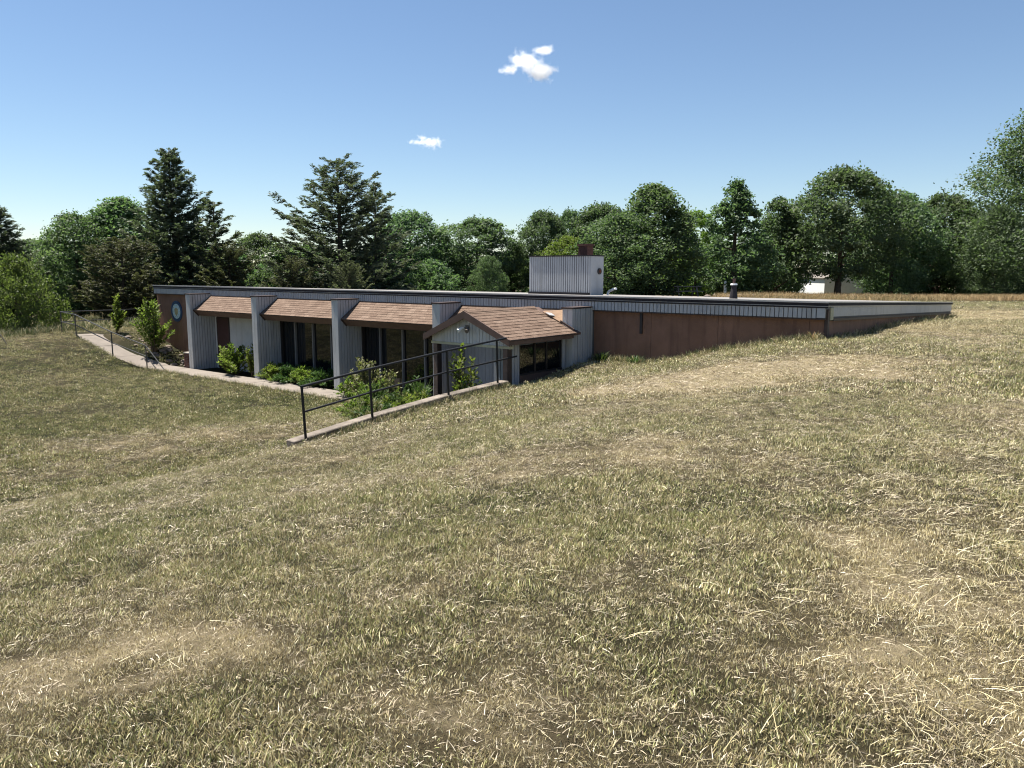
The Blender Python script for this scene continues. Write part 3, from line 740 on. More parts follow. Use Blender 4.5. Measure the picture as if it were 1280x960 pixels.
# near handrail and the timber kerb it stands on
kb = empty('retaining_kerb', (*W(CURB_S, 7), 1.2), BR); tag(kb, 'weathered timber kerb edging the slope under the black handrail', 'kerb')
kq = [10.05, 8.05, 6.05, 3.95]; kz = lambda q: float(np.interp(q, [3.9, 6, 8.2, 10.1], [1.61, 1.52, 1.36, 1.17]))
for a_, c_ in zip(kq[:-1], kq[1:]):
    P = []
    j = random.uniform(-.02, .02)
    for dz in (-0.75, 0):
        for (q, ds) in ((a_ - .008, -.13), (a_ - .008, .13), (c_ + .008, .13), (c_ + .008, -.13)):
            P.append((-ds + j, -(q - 7), kz(q) - 1.2 + dz))
    MB().hexa(P).build('timber', M['curb'], kb, bevel=0.015)
hr = empty('handrail', (*W(CURB_S - 0.05, 7), 1.2), BR); tag(hr, 'black pipe handrail sloping down from the porch in the foreground', 'handrail')
rt = lambda q: float(np.interp(q, [4.0, 6.03, 8.28, 9.82], [2.63, 2.49, 2.30, 2.14]))
mb = MB(); mb.tube([(0, -(q - 7), rt(q) - 1.2) for q in (9.82, 8.28, 6.03, 3.95)], .024, 10); mb.build('top_rail', M['black'], hr)
mb = MB(); mb.tube([(0, -(q - 7), rt(q) - 1.2 - .47) for q in (9.78, 8.2, 6.03, 3.55)], .020, 10); mb.build('lower_rail', M['black'], hr)
for q, lean in ((9.80, .07), (8.20, .06), (6.0, .05), (4.30, .03)):
    mb = MB(); mb.tube([(lean, -(q - 7), kz(q) - 1.2 - .12), (0, -(q - 7), rt(q) - 1.2)], .025, 10); mb.build('post', M['black'], hr)

# far handrail beside the climbing path
hl = empty('handrail', (-17.6, 34.0, 0.5)); tag(hl, 'thin grey handrail beside the climbing path at the far left', 'handrail')
LP = [(-15.87, 33.5), (-17.58, 34.0), (-19.96, 35.5), (-21.47, 37.0)]
zs = [0.03, 0.58, 1.26, 1.30]
o0 = hl.location
rel = lambda x, y, z: (x - o0.x, y - o0.y, z - o0.z)
for (x, y), z in zip(LP, zs):
    MB().tube([rel(x, y, float(H(x, y)) - .15), rel(x, y, z + .97)], .026, 8).build('post', M['grey_rail'], hl)
MB().tube([rel(*p, z + .97) for p, z in zip(LP, zs)], .024, 8).build('top_rail', M['grey_rail'], hl)
MB().tube([rel(*p, z + .50) for p, z in zip(LP, zs)], .020, 8).build('lower_rail', M['grey_rail'], hl)
e0 = (-14.75, 32.65)
MB().tube([rel(-15.87, 33.5, 1.0), rel(e0[0], e0[1], 0.06)], .024, 8).build('end_rail', M['grey_rail'], hl)
MB().tube([rel(-15.87, 33.5, 0.53), rel(-15.28, 33.05, 0.06)], .020, 8).build('end_rail', M['grey_rail'], hl)
bk = [(-21.47, 37.0, 2.27), (-20.8, 41.0, 2.16), (-20.6, 46.0, 2.02)]
MB().tube([rel(*p) for p in bk], .024, 8).build('back_rail', M['grey_rail'], hl)
MB().tube([rel(p[0], p[1], p[2] - .47) for p in bk], .020, 8).build('back_rail', M['grey_rail'], hl)
for p in bk[1:]: MB().tube([rel(p[0], p[1], float(H(p[0], p[1])) - .1), rel(*p)], .024, 8).build('post', M['grey_rail'], hl)
pk = at(9, 425, 33); pz_ = float(H(pk[0], pk[1]))
sk = empty('leaning_stake', (pk[0], pk[1], pz_)); tag(sk, 'pale stake leaning in the grass at the left edge', 'stake')
MB().tube([(0, 0, -.05), (-.20, .05, .25), (-.42, .1, .52)], .022, 8).build('shaft', M['wood'], sk)
MB().tube([(-.41, .1, .51), (-.45, .105, .555)], .03, 8).build('stake_cap', M['wood'], sk)
# ------------------------------------------------------------------ foliage helpers
def unit(a): return a / np.maximum(np.linalg.norm(a, axis=-1, keepdims=True), 1e-9)

def leaf_quads(C, A, Nn, L, Wd):
    """diamond leaves: centre, long axis, rough normal, length, width"""
    A = unit(A); B = unit(np.cross(Nn, A)); L = np.asarray(L)[:, None] / 2; Wd = np.asarray(Wd)[:, None] / 2
    V = np.stack([C - A * L, C + B * Wd, C + A * L, C - B * Wd], 1).reshape(-1, 3)
    Q = np.arange(len(V)).reshape(-1, 4)
    return V, Q

def rnd_dir(r, n_):
    return unit(r.normal(size=(n_, 3)))

def tree_proto(seed, kind, H_=10.0, R=4.0, base=0.12, nclump=170, per=85, leaf=0.27, crm='oak', lean=0.0):
    """returns (trunk mesh, crown mesh) of a broadleaf tree standing at the origin"""
    r = np.random.default_rng(seed); rr = random.Random(seed)
    zb_ = base * H_
    def prof(t):
        if kind == 'round': return np.clip(np.sin(np.pi * np.clip(t * 0.86 + 0.12, 0, 1)), 0, 1) ** 0.62
        if kind == 'oval': return np.minimum(1, t * 4 + 0.45) * (1 - t) ** 0.55 * 1.08
        if kind == 'dome': return np.sqrt(np.clip(1 - t ** 2.2, 0, 1))
        return np.minimum(1, t * 3 + 0.4) * (1 - t) ** 0.8 * 1.1          # spire
    lob = r.random((7, 3))
    def bump(ang, t):
        v = 0
        for k in range(7): v = v + (lob[k, 0] - 0.3) * np.cos((k % 4 + 1) * ang + lob[k, 1] * 6.28 + t * 6 * (lob[k, 2] - .5) * 2)
        return 1 + 0.20 * v
    t = r.random(nclump) ** (0.9 if kind != 'spire' else 1.15)
    ang = r.random(nclump) * 2 * np.pi
    rad = R * prof(t) * bump(ang, t) * (0.25 + 0.80 * r.random(nclump) ** 0.5)
    ztop = zb_ + t * (H_ - zb_) - 0.25
    C = np.stack([np.cos(ang) * rad + lean * t, np.sin(ang) * rad, ztop], 1)
    out = unit(np.stack([np.cos(ang) * rad, np.sin(ang) * rad, (t - 0.45) * R * 1.2], 1))
    sz = R * 0.165 * r.uniform(0.5, 1.6, nclump) * (0.75 + 0.4 * prof(t))
    cv = r.random(nclump)
    n_ = nclump * per; ci = np.repeat(np.arange(nclump), per)
    g = rnd_dir(r, n_) * (r.random(n_) ** 0.4)[:, None] * 1.75 * np.array([1, 1, 0.78])
    # twiggy reach: some leaves strung outwards and upwards from the clump
    st_ = (r.random(n_) < 0.06)[:, None] * (r.random(n_) ** 1.5)[:, None] * 0.45
    P = C[ci] + g * sz[ci, None] * 0.62 + (out[ci] * 0.8 + np.array([0, 0, 0.65]) + rnd_dir(r, n_) * 0.35) * st_ * sz[ci, None]
    nn = unit(rnd_dir(r, n_) * 0.9 + out[ci] * 0.5 + np.array([0, 0, 0.45]))
    ax = rnd_dir(r, n_) + np.array([0, 0, -0.3])
    Ls = leaf * r.uniform(0.6, 1.25, n_); V, Q = leaf_quads(P, ax, nn, Ls, Ls * r.uniform(0.5, 0.75, n_))
    val = np.clip(0.55 * cv[ci] + 0.45 * r.random(n_), 0, 1)
    keep = P[:, 2] > 0.15
    Vq = V.reshape(-1, 4, 3)[keep].reshape(-1, 3); val = val[keep]
    crown = np_mesh('crown', Vq, np.arange(len(Vq)).reshape(-1, 4), M[crm], np.repeat(val, 4))
    # trunk and limbs
    mb = MB(); tr = 0.021 * H_ + 0.03
    hh = H_ * (0.78 if kind != 'spire' else 0.9)
    pts = [Vector((lean * (k / 6) ** 1.2 + rr.uniform(-.06, .06) * k * .5, rr.uniform(-.06, .06) * k * .5, -0.25 + (hh + .25) * k / 6)) for k in range(7)]
    mb.tube(pts, [tr * 1.25] + [tr * (1 - 0.86 * k / 6) for k in range(1, 7)], 8)
    for k in range(11):
        f = rr.uniform(max(0.12, base * .9), 0.9); j = min(5, int(f * 6)); p = pts[j].lerp(pts[j + 1], f * 6 - j)
        a_ = k * 2.4 + rr.uniform(-.4, .4); tt = max(0, (p.z - zb_) / (H_ - zb_)); Lb = R * float(prof(min(.95, tt + .15))) * rr.uniform(.6, .85)
        up = rr.uniform(.25, .75); q_ = [p]
        for m_ in range(1, 5):
            q_.append(p + Vector((math.cos(a_ + m_ * .06) * Lb * m_ / 4, math.sin(a_ + m_ * .06) * Lb * m_ / 4, up * Lb * m_ / 4 * (1.0 - .08 * m_))))
        r0 = tr * (1 - .8 * f) * .55
        mb.tube(q_, [r0 * (1 - .8 * m_ / 4) for m_ in range(5)], 5)
        for m_ in (2, 3):
            a2 = a_ + rr.choice((-.8, .8)); e_ = q_[m_] + Vector((math.cos(a2), math.sin(a2), .6)) * Lb * .35
            mb.tube([q_[m_], (q_[m_] + e_) / 2, e_], [r0 * .4, r0 * .28, r0 * .1], 4)
    trunk = mb.mesh('trunk', M['bark'], smooth=True, fix=False)
    return trunk, crown

def cedar_proto(seed, H_=12.0, R=3.2, nb=120, crm='cedar', power=0.75, up=0.45, open_=0.0, blade=0.27):
    r = np.random.default_rng(seed); rr = random.Random(seed)
    Vs, vals = [], []
    mb = MB(); tr = 0.016 * H_ + .03
    mb.tube([(rr.uniform(-.05, .05), rr.uniform(-.05, .05), -0.25 + (H_ + .1) * k / 7) for k in range(8)], [tr * (1 - .93 * k / 7) for k in range(8)], 8)
    for b_ in range(nb):
        t = (b_ + rr.random()) / nb; t = 0.03 + 0.97 * t
        a_ = b_ * 2.399 + rr.uniform(-.5, .5)
        L = R * max(0.04, (1 - t)) ** power * rr.uniform(0.55, 1.18) * min(1, .55 + t * 3) + 0.12
        z0 = t * H_ * 0.97
        ua = up * (0.45 + 0.9 * t) * rr.uniform(0.6, 1.4)
        dirv = np.array([math.cos(a_), math.sin(a_), 0.0])
        npt = 6; f = np.linspace(0, 1, npt)
        path = np.array([0, 0, z0])[None] + dirv[None] * (L * f)[:, None] + np.array([0, 0, 1.0])[None] * (L * (ua * f + 0.25 * f ** 2.5 - 0.10 * np.sin(np.pi * f)))[:, None]
        mb.tube([tuple(p) for p in path], [max(.006, .035 * (1 - t) + .012) * (1 - .8 * k) for k in f], 4)
        ns = max(5, int(9 * L))
        u_ = r.random(ns) ** 0.75 * 0.92 + 0.08
        bp0 = np.stack([np.interp(u_, f, path[:, k]) for k in range(3)], 1)
        side = np.array([-math.sin(a_), math.cos(a_), 0.0])
        sl = (0.50 * (1 - 0.55 * u_) * min(1, L / 1.6) + 0.16) * r.uniform(.6, 1.3, ns)
        sd = unit(dirv[None] * r.uniform(.5, 1.1, (ns, 1)) + side[None] * r.normal(0, .75, (ns, 1)) + np.array([0, 0, 1.0])[None] * r.normal(.30, .30, (ns, 1)))
        nbld = 19
        ci = np.repeat(np.arange(ns), nbld); n_ = len(ci)
        w = r.random(n_)
        P = bp0[ci] + sd[ci] * (sl[ci] * w)[:, None] + rnd_dir(r, n_) * 0.075
        ax = unit(sd[ci] + rnd_dir(r, n_) * 0.75)
        Ls = blade * r.uniform(.5, 1.15, n_) * (0.75 + .35 * (1 - t))
        V, Q = leaf_quads(P, ax, rnd_dir(r, n_), Ls, Ls * r.uniform(.22, .38, n_))
        Vs.append(V); vals.append(np.repeat(np.clip(0.35 * r.random(ns)[ci] + .35 * r.random(n_) + .4 * (u_[ci] - .35), 0, 1), 4))
    V = np.concatenate(Vs)
    crown = np_mesh('crown', V, np.arange(len(V)).reshape(-1, 4), M[crm], np.concatenate(vals))
    return mb.mesh('trunk', M['bark'], smooth=True, fix=False), crown

PROTO = {
    'oak_a': (tree_proto(11, 'round', 10, 4.0, .16, 270, 85, .26, 'oak'), 10, 3.9),
    'oak_b': (tree_proto(12, 'round', 10, 4.2, .10, 280, 85, .27, 'oak'), 10, 4.0),
    'oak_c': (tree_proto(13, 'oval', 10, 3.6, .12, 190, 80, .27, 'oak'), 10, 3.8),
    'spire': (tree_proto(14, 'spire', 10, 3.2, .08, 230, 85, .25, 'oak'), 10, 3.1),
    'maple': (tree_proto(15, 'oval', 10, 4.2, .05, 320, 85, .25, 'maple'), 10, 4.0),
    'maple_b': (tree_proto(16, 'round', 10, 4.2, .04, 280, 85, .26, 'maple'), 10, 4.0),
    'oak_hi': (tree_proto(31, 'round', 10, 4.0, .20, 290, 90, .23, 'oak'), 10, 3.9),
    'maple_big': (tree_proto(32, 'oval', 10, 4.0, .03, 760, 95, .125, 'oak'), 10, 3.8),
    'lime': (tree_proto(17, 'round', 10, 4.0, .05, 200, 85, .27, 'lime'), 10, 3.9),
    'bush': (tree_proto(18, 'dome', 5, 3.6, .02, 170, 90, .20, 'bushleaf'), 5, 3.7),
    'bush_d': (tree_proto(19, 'dome', 5, 3.2, .02, 150, 80, .25, 'maple'), 5, 3.3),
    'cedar': (cedar_proto(21, 12, 3.3, 250), 12, 3.1),
    'cedar_w': (cedar_proto(22, 12, 4.6, 150, power=0.70, up=.42), 12, 4.5),
    'cedar_o': (cedar_proto(23, 9, 3.6, 110, 'cedar_olive', .55, .5), 9, 3.6),
    'cedar_s': (cedar_proto(24, 9, 2.2, 80), 9, 2.2),
}
GT = {'c': 'cedars behind the building', 'b': 'broadleaf trees behind the building', 's': 'shrubs behind the building'}
def tree(name, proto, px, top, Y, wpx, label, cat='tree', rz_=None, group=None, dz=0.0):
    (tm, cm), h0, r0 = PROTO[proto]
    p = at(px, top, Y); gz = float(H(p[0], p[1])) + dz
    h = max(1.0, p[2] - gz); rad = wpx * 1.12 / 2 / F_PX * math.hypot(Y, p[2] - CAM_Z)
    root = empty(name, (p[0], p[1], gz), random.uniform(0, 6.28) if rz_ is None else rz_)
    root.scale = (rad / r0, rad / r0, h / h0)
    tag(root, label, cat, group)
    t = bpy.data.objects.new('trunk', tm); link(t, root)
    c = bpy.data.objects.new('crown', cm); link(c, root)
    return root

TREES = [
    ('cedar_tree', 'cedar', -6, 256, 46, 95, 'dark cedar cut off by the left edge above the round bush', 'c'),
    ('broadleaf_bush', 'bush', 14, 320, 39, 92, 'big round light green bush at the left edge', 's'),
    ('broadleaf_tree', 'oak_b', 44, 300, 80, 110, 'distant low dark tree between left cedar and leafy tree', 'b'),
    ('leafy_tree', 'maple_b', 92, 268, 52, 92, 'light green leafy tree right of the round bush', 'b'),
    ('leafy_tree', 'maple', 148, 248, 55, 125, 'broad light green tree left of the tallest cedar', 'b'),
    ('cedar_tree', 'cedar_o', 150, 298, 45, 120, 'dull olive cedar above the far handrail', 'c'),
    ('cedar_tree', 'cedar', 211, 184, 50, 118, 'tallest pointed cedar behind the far end of the roof', 'c'),
    ('cedar_tree', 'cedar_s', 266, 250, 48, 92, 'short pointed cedar just right of the tallest cedar', 'c'),
    ('cedar_tree', 'cedar_o', 285, 305, 47, 90, 'low olive cedar over the first awning', 'c'),
    ('broadleaf_tree', 'oak_a', 322, 292, 62, 75, 'small green tree between the two big cedars', 'b'),
    ('broadleaf_bush', 'bush_d', 330, 338, 46, 60, 'bright low bush above the roof left of the wide cedar', 's'),
    ('cedar_tree', 'cedar_w', 422, 197, 47, 205, 'wide spreading cedar with long drooping branches', 'c'),
    ('cedar_tree', 'cedar_s', 468, 226, 50, 70, 'narrow cedar spire touching the wide cedar', 'c'),
    ('cedar_shrub', 'cedar_o', 435, 328, 42, 62, 'pale olive shrub at the foot of the wide cedar', 's'),
    ('cedar_shrub', 'cedar_o', 365, 322, 44, 80, 'dark olive shrub left of the wide cedar foot', 's'),
    ('broadleaf_tree', 'oak_b', 512, 265, 62, 85, 'rounded green tree right of the narrow cedar spire', 'b'),
    ('broadleaf_bush', 'bush_d', 535, 325, 50, 80, 'soft green bush below the sky gap', 's'),
    ('oak_tree', 'oak_a', 596, 273, 62, 98, 'round oak standing alone left of the roof box', 'b'),
    ('young_tree', 'maple_b', 612, 320, 47, 36, 'small bright young tree in front of the lone oak', 'b'),
    ('broadleaf_tree', 'oak_c', 642, 305, 66, 55, 'dark tree touching the left side of the roof box', 'b'),
    ('oak_tree', 'oak_b', 680, 265, 63, 62, 'dark oak above the left end of the roof box', 'b'),
    ('oak_tree', 'oak_a', 712, 263, 68, 50, 'narrow oak above the middle of the roof box', 'b'),
    ('lime_tree', 'lime', 712, 295, 55, 62, 'yellow green tree showing over the roof box', 'b'),
    ('oak_tree', 'oak_b', 752, 256, 66, 82, 'oak behind the brick chimney', 'b'),
    ('maple_tree', 'maple', 818, 231, 54, 125, 'tall pointed maple right of the roof box', 'b'),
    ('maple_tree', 'maple_b', 770, 268, 52, 90, 'lower maple directly behind the right side of the roof box', 'b'),
    ('lime_tree', 'lime', 872, 263, 62, 62, 'yellow green tree right of the pointed maple', 'b'),
    ('oak_tree', 'spire', 922, 226, 58, 92, 'dark narrow oak above the roof vent', 'b'),
    ('oak_tree', 'oak_c', 975, 248, 60, 80, 'oak between the narrow oak and the biggest oak', 'b'),
    ('oak_tree', 'oak_hi', 1056, 211, 58, 122, 'biggest oak in front of the white house', 'b'),
    ('oak_tree', 'oak_b', 982, 270, 68, 60, 'lower oak at the left of the biggest oak', 'b'),
    ('oak_tree', 'oak_b', 1122, 242, 62, 92, 'oak just right of the biggest oak', 'b'),
    ('oak_tree', 'oak_a', 1180, 243, 66, 95, 'rounded oak left of the big right-hand tree', 'b'),
    ('broadleaf_tree', 'oak_b', 1050, 275, 92, 120, 'far tree behind the white house', 'b'),
    ('leafy_tree', 'maple_big', 1330, 122, 62, 205, 'large leafy tree cut off by the right edge', 'b'),
    ('leafy_tree', 'maple_big', 1250, 258, 60, 92, 'lower leafy tree under the large right-hand tree', 'b'),
]
for nm, pr_, px, top, Y, wp, lab, g in TREES:
    tree(nm, pr_, px, top, Y, wp, lab, 'bush' if ('bush' in nm or 'shrub' in nm) else 'tree', group=GT[g])
# dark undergrowth that closes the gaps between the trunks, each its own bush
for k, (px, top, Y, wp, lab) in enumerate([
        (560, 328, 72, 90, 'undergrowth left of the lone oak trunk'), (640, 335, 74, 90, 'undergrowth behind the left side of the roof box'),
        (770, 330, 74, 100, 'undergrowth under the maples'), (850, 325, 76, 100, 'undergrowth behind the picnic table'),
        (910, 320, 76, 100, 'undergrowth behind the roof vent'), (938, 318, 76, 60, 'undergrowth left of the white house'),
        (1142, 322, 78, 50, 'undergrowth right of the white house'), (1150, 320, 76, 100, 'undergrowth below the oaks on the right'),
        (1215, 322, 74, 110, 'undergrowth beside the large right-hand tree'), (490, 318, 70, 100, 'undergrowth right of the wide cedar'),
        (250, 322, 62, 120, 'undergrowth behind the tallest cedar'), (90, 335, 64, 120, 'undergrowth under the light green trees'),
        (390, 320, 66, 130, 'undergrowth behind the wide cedar')]):
    tree('undergrowth_bush', 'bush_d' if k % 2 else 'bush_d', px, top - 14, Y - 4, wp * 1.3, 'dark ' + lab, 'bush', group='undergrowth behind the trees', dz=-0.6)
# the tree line goes on round to the left, where the windows mirror it
for k, (x, y, h, rd, pr_) in enumerate([(-34, 30, 8, 3.6, 'maple_b'), (-37, 22, 10, 4.2, 'oak_a'), (-39, 14, 9, 4.0, 'oak_b'), (-36, 36, 9, 3.8, 'maple'), (-41, 5, 10, 4.3, 'oak_c')]):
    (tm, cm), h0, r0 = PROTO[pr_]
    root = empty('leafy_tree', (x, y, float(H(x, y))), k * 1.3); root.scale = (rd / r0, rd / r0, h / h0)
    tag(root, ['leafy tree outside the left edge nearest the round bush', 'oak outside the left edge mirrored in the windows', 'rounded oak farther along the left tree line', 'pointed tree behind the round bush outside the frame', 'last oak of the left tree line'][k], 'tree', 'trees of the left tree line')
    link(bpy.data.objects.new('trunk', tm), root); link(bpy.data.objects.new('crown', cm), root)

# ------------------------------------------------------------------ planted shrubs and saplings by the building
def stems_plant(name, s, q, h, spread, nst, nleaf, leaf, label, m_='shrub', cat='plant', asp=0.45, wand=0.25, group=None, zoff=0.0, droop=0.0):
    x, y = W(s, q); z = float(H(x, y)) + zoff; nleaf = int(nleaf * 1.6); leaf *= .82; nst = int(nst * 1.45)
    root = empty(name, (x, y, z)); tag(root, label, cat, group)
    r = np.random.default_rng(int(abs(s * 131 + q * 977)) + nst); mb = MB(); Vs = []; vals = []
    for k in range(nst):
        a_ = r.random() * 6.283; rad = spread * (r.random() ** .6) * r.choice([.7, 1, 1.35]); hh = h * max(.35, 1 - .5 * (rad / max(spread, .01)) ** 1.5) * r.uniform(.55, 1.1)
        end = np.array([math.cos(a_) * rad, math.sin(a_) * rad, hh]); mid = end * np.array([.35, .35, .55]) + r.normal(0, wand * .12, 3)
        f = np.linspace(0, 1, 6)[:, None]; path = (1 - f) ** 2 * 0 + 2 * f * (1 - f) * mid + f ** 2 * end
        path = path + np.array([math.cos(a_) * .03, math.sin(a_) * .03, -.05 * 0])[None] * 1
        mb.tube([tuple(path[0] - np.array([0, 0, .06]))] + [tuple(p) for p in path[1:]], [.013 * (1 - .8 * i / 5) * (h / 1.5) ** .5 for i in range(6)], 5)
        u = r.random(nleaf) ** .7 * .85 + .15; P = np.stack([np.interp(u, f[:, 0], path[:, i]) for i in range(3)], 1)
        tang = unit(end - mid + 1e-6)
        ax = unit(rnd_dir(r, nleaf) * np.array([1, 1, .5]) + tang * .5 + np.array([0, 0, .25 - droop]))
        Ls = leaf * r.uniform(.5, 1.2, nleaf); P = P + ax * (Ls * .5 + r.random(nleaf) ** 2 * wand * .3)[:, None]
        nn = unit(rnd_dir(r, nleaf) * .7 + np.array([0, 0, .9]))
        V, Q = leaf_quads(P, ax, nn, Ls, Ls * asp); Vs.append(V); vals.append(np.repeat(np.clip(.5 * r.random() + .5 * r.random(nleaf), 0, 1), 4))
    V = np.concatenate(Vs); V[:, 2] = np.maximum(V[:, 2], 0.01)
    link(bpy.data.objects.new('stems', mb.mesh('stems', M['twig'], fix=False)), root)
    link(bpy.data.objects.new('foliage', np_mesh('foliage', V, np.arange(len(V)).reshape(-1, 4), M[m_], np.concatenate(vals))), root)
    return root

stems_plant('sapling', 33.1, 1.35, 1.75, .45, 7, 55, .21, 'upright young sapling left beside the climbing path', cat='sapling', zoff=0.0)
stems_plant('sapling', 30.25, 1.0, 2.7, .85, 17, 55, .22, 'larger bright green sapling just left of the emblem', cat='sapling')
stems_plant('leafy_shrub', 23.9, 0.85, 1.35, .8, 26, 50, .18, 'leafy shrub in front of the recessed brown door', cat='shrub')
stems_plant('leafy_shrub', 22.75, 0.75, 1.35, .30, 7, 40, .18, 'thin tall shrub at the second pillar by the pale box', cat='shrub')
for k, (s, q, lab) in enumerate([(21.1, .75, 'low juniper nearest the second pillar'), (20.2, .65, 'low juniper in the middle of its bay'), (19.2, .7, 'low juniper below the last pane of its bay'), (18.3, .6, 'low juniper against the third pillar')]):
    stems_plant('juniper_shrub', s, q, .68, .70, 44, 80, .14, lab, 'shrub' if k % 2 == 0 else 'grassleaf', 'shrub', .3, .3, 'junipers in the window bay')
# bed between third pillar and the porch
stems_plant('dried_hydrangea', 14.6, 1.9, 1.55, .65, 30, 26, .13, 'tall shrub with dried flower heads by the third pillar', 'dryhead', 'shrub', .8, .15)
stems_plant('leafy_shrub', 15.6, 1.5, .75, .6, 24, 55, .13, 'low green shrub at the foot of the third pillar', 'shrub', 'shrub')
stems_plant('leafy_shrub', 13.4, 2.5, .95, .65, 28, 50, .13, 'pale mixed shrub in the middle of the bed', 'shrub', 'shrub')
stems_plant('dried_hydrangea', 12.6, 2.6, 1.3, .5, 22, 24, .12, 'smaller shrub with dried heads in the bed', 'dryhead', 'shrub', .8, .15)
stems_plant('leafy_shrub', 11.4, 2.7, 1.2, .5, 20, 55, .14, 'green shrub left of the iris leaves', 'grassleaf', 'shrub')
stems_plant('leafy_shrub', 11.6, 4.6, .75, .6, 24, 50, .11, 'low shrub beside the handrail middle', 'shrub', 'shrub')
stems_plant('leafy_shrub', 9.6, 6.0, .70, .55, 24, 50, .10, 'weedy shrub near the second handrail post', 'dryhead', 'shrub')
stems_plant('leafy_shrub', 7.95, 4.15, 1.35, .55, 26, 55, .14, 'dense dark shrub below the porch gable', 'grassleaf', 'shrub')
stems_plant('sapling', 8.15, 4.25, 2.35, .55, 13, 34, .19, 'tall pale leafed sapling in front of the porch opening', 'shrub', 'sapling')
stems_plant('leafy_shrub', 7.6, 4.3, 1.3, .35, 14, 45, .13, 'shrub beside the right porch post', 'grassleaf', 'shrub')
stems_plant('leafy_shrub', 7.55, 5.6, .85, .45, 18, 45, .10, 'weeds growing over the timber kerb', 'shrub', 'shrub')
stems_plant('leafy_shrub', 7.9, 7.3, .65, .40, 18, 45, .09, 'pale weeds behind the second handrail post', 'dryhead', 'shrub')
def blade_clump(name, s, q, h, nb, spread, label, m_='grassleaf', cat='plant', w=.035, zoff=0):
    x, y = W(s, q); root = empty(name, (x, y, float(H(x, y)) + zoff)); tag(root, label, cat)
    r = np.random.default_rng(nb + int(s * 10)); Vs = []; va = []
    for k in range(nb):
        a_ = r.random() * 6.28; b0 = np.array([math.cos(a_), math.sin(a_), 0]) * spread * .4 * r.random(); d_ = np.array([math.cos(a_), math.sin(a_), 0]) * r.uniform(.15, .75)
        hh = h * r.uniform(.6, 1.1); sd = np.array([-math.sin(a_), math.cos(a_), 0]) * w * r.uniform(.6, 1.2); f = np.linspace(0, 1, 5)
        P = b0[None] + d_[None] * (spread * f ** 2)[:, None] + np.array([0, 0, 1])[None] * (hh * (f - .22 * f ** 3))[:, None]; P[0, 2] -= .03
        ws = np.array([.8, 1, .85, .55, .05])[:, None] * .5
        for i in range(4): Vs.append(np.stack([P[i] - sd * ws[i], P[i] + sd * ws[i], P[i + 1] + sd * ws[i + 1], P[i + 1] - sd * ws[i + 1]])); va.append(np.full(4, r.random()))
    V = np.concatenate(Vs); link(bpy.data.objects.new('blades', np_mesh('blades', V, np.arange(len(V)).reshape(-1, 4), M[m_], np.concatenate(va))), root)
    return root
for k, (s, q, h, lab) in enumerate([(8.3, 6.8, .6, 'weeds at the lower end of the bed'), (9.2, 5.4, .9, 'leafy weeds in the bed behind the third handrail post'), (10.9, 4.1, .85, 'pale weeds in front of the iris leaves'), (8.9, 4.9, .8, 'low weeds left of the pale leafed sapling'), (10.0, 3.9, 1.1, 'bushy weeds right of the iris leaves'), (9.5, 4.5, 1.0, 'bushy weeds behind the third handrail post'), (12.2, 3.6, .8, 'low growth between the dried shrubs and the iris')]):
    stems_plant('weedy_shrub', s, q, h, .6, 26, 50, .12, lab, 'shrub' if k % 2 else 'grassleaf', 'shrub')
blade_clump('iris_clump', 10.6, 3.3, 1.45, 70, .5, 'tall spiky iris leaves left of the porch post')
blade_clump('iris_clump', 10.9, 3.75, .9, 50, .6, 'lower spiky leaves in front of the iris')
blade_clump('weed_clump', 6.55, .35, .38, 70, .45, 'grassy weeds where the brown wall meets the last pillar', 'grassleaf', w=.02)
blade_clump('weed_clump', 5.6, .25, .30, 60, .4, 'grassy weeds along the brown wall', 'grassleaf', w=.02)
blade_clump('weed_clump', 1.0, .2, .30, 26, .3, 'dry weeds at the corner of the brown wall', 'fieldgrass', w=.012)

# rubble between path and wall
rm = []
for k in range(5):
    r = np.random.default_rng(50 + k)
    import bmesh
    bm = bmesh.new(); bmesh.ops.create_icosphere(bm, subdivisions=1, radius=1)
    for v in bm.verts: v.co *= float(r.uniform(.7, 1.15)); v.co.z *= .65
    me = bpy.data.meshes.new('rock'); bm.to_mesh(me); bm.free()
    a = me.attributes.new('v', 'FLOAT', 'POINT'); a.data.foreach_set('value', np.full(len(me.vertices), r.random(), np.float32))
    me.materials.append(M['rock']); rm.append(me)
for k in range(48):
    s = random.uniform(27.7, 32.0); q = random.uniform(0.15, float(ramp_q(s)) - 1.35 if s > 28.9 else 0.95); x, y = W(s, q); sc = random.uniform(.05, .19)
    o = bpy.data.objects.new('rock', rm[k % 5]); o.scale = (sc * 1.2, sc, sc); o.rotation_euler = (0, 0, random.uniform(0, 6.28)); o.location = (x, y, float(H(x, y)) + sc * .25)
    tag(link(o), 'rubble stone in the bed below the emblem wall', 'rock', 'rubble stones below the emblem wall')

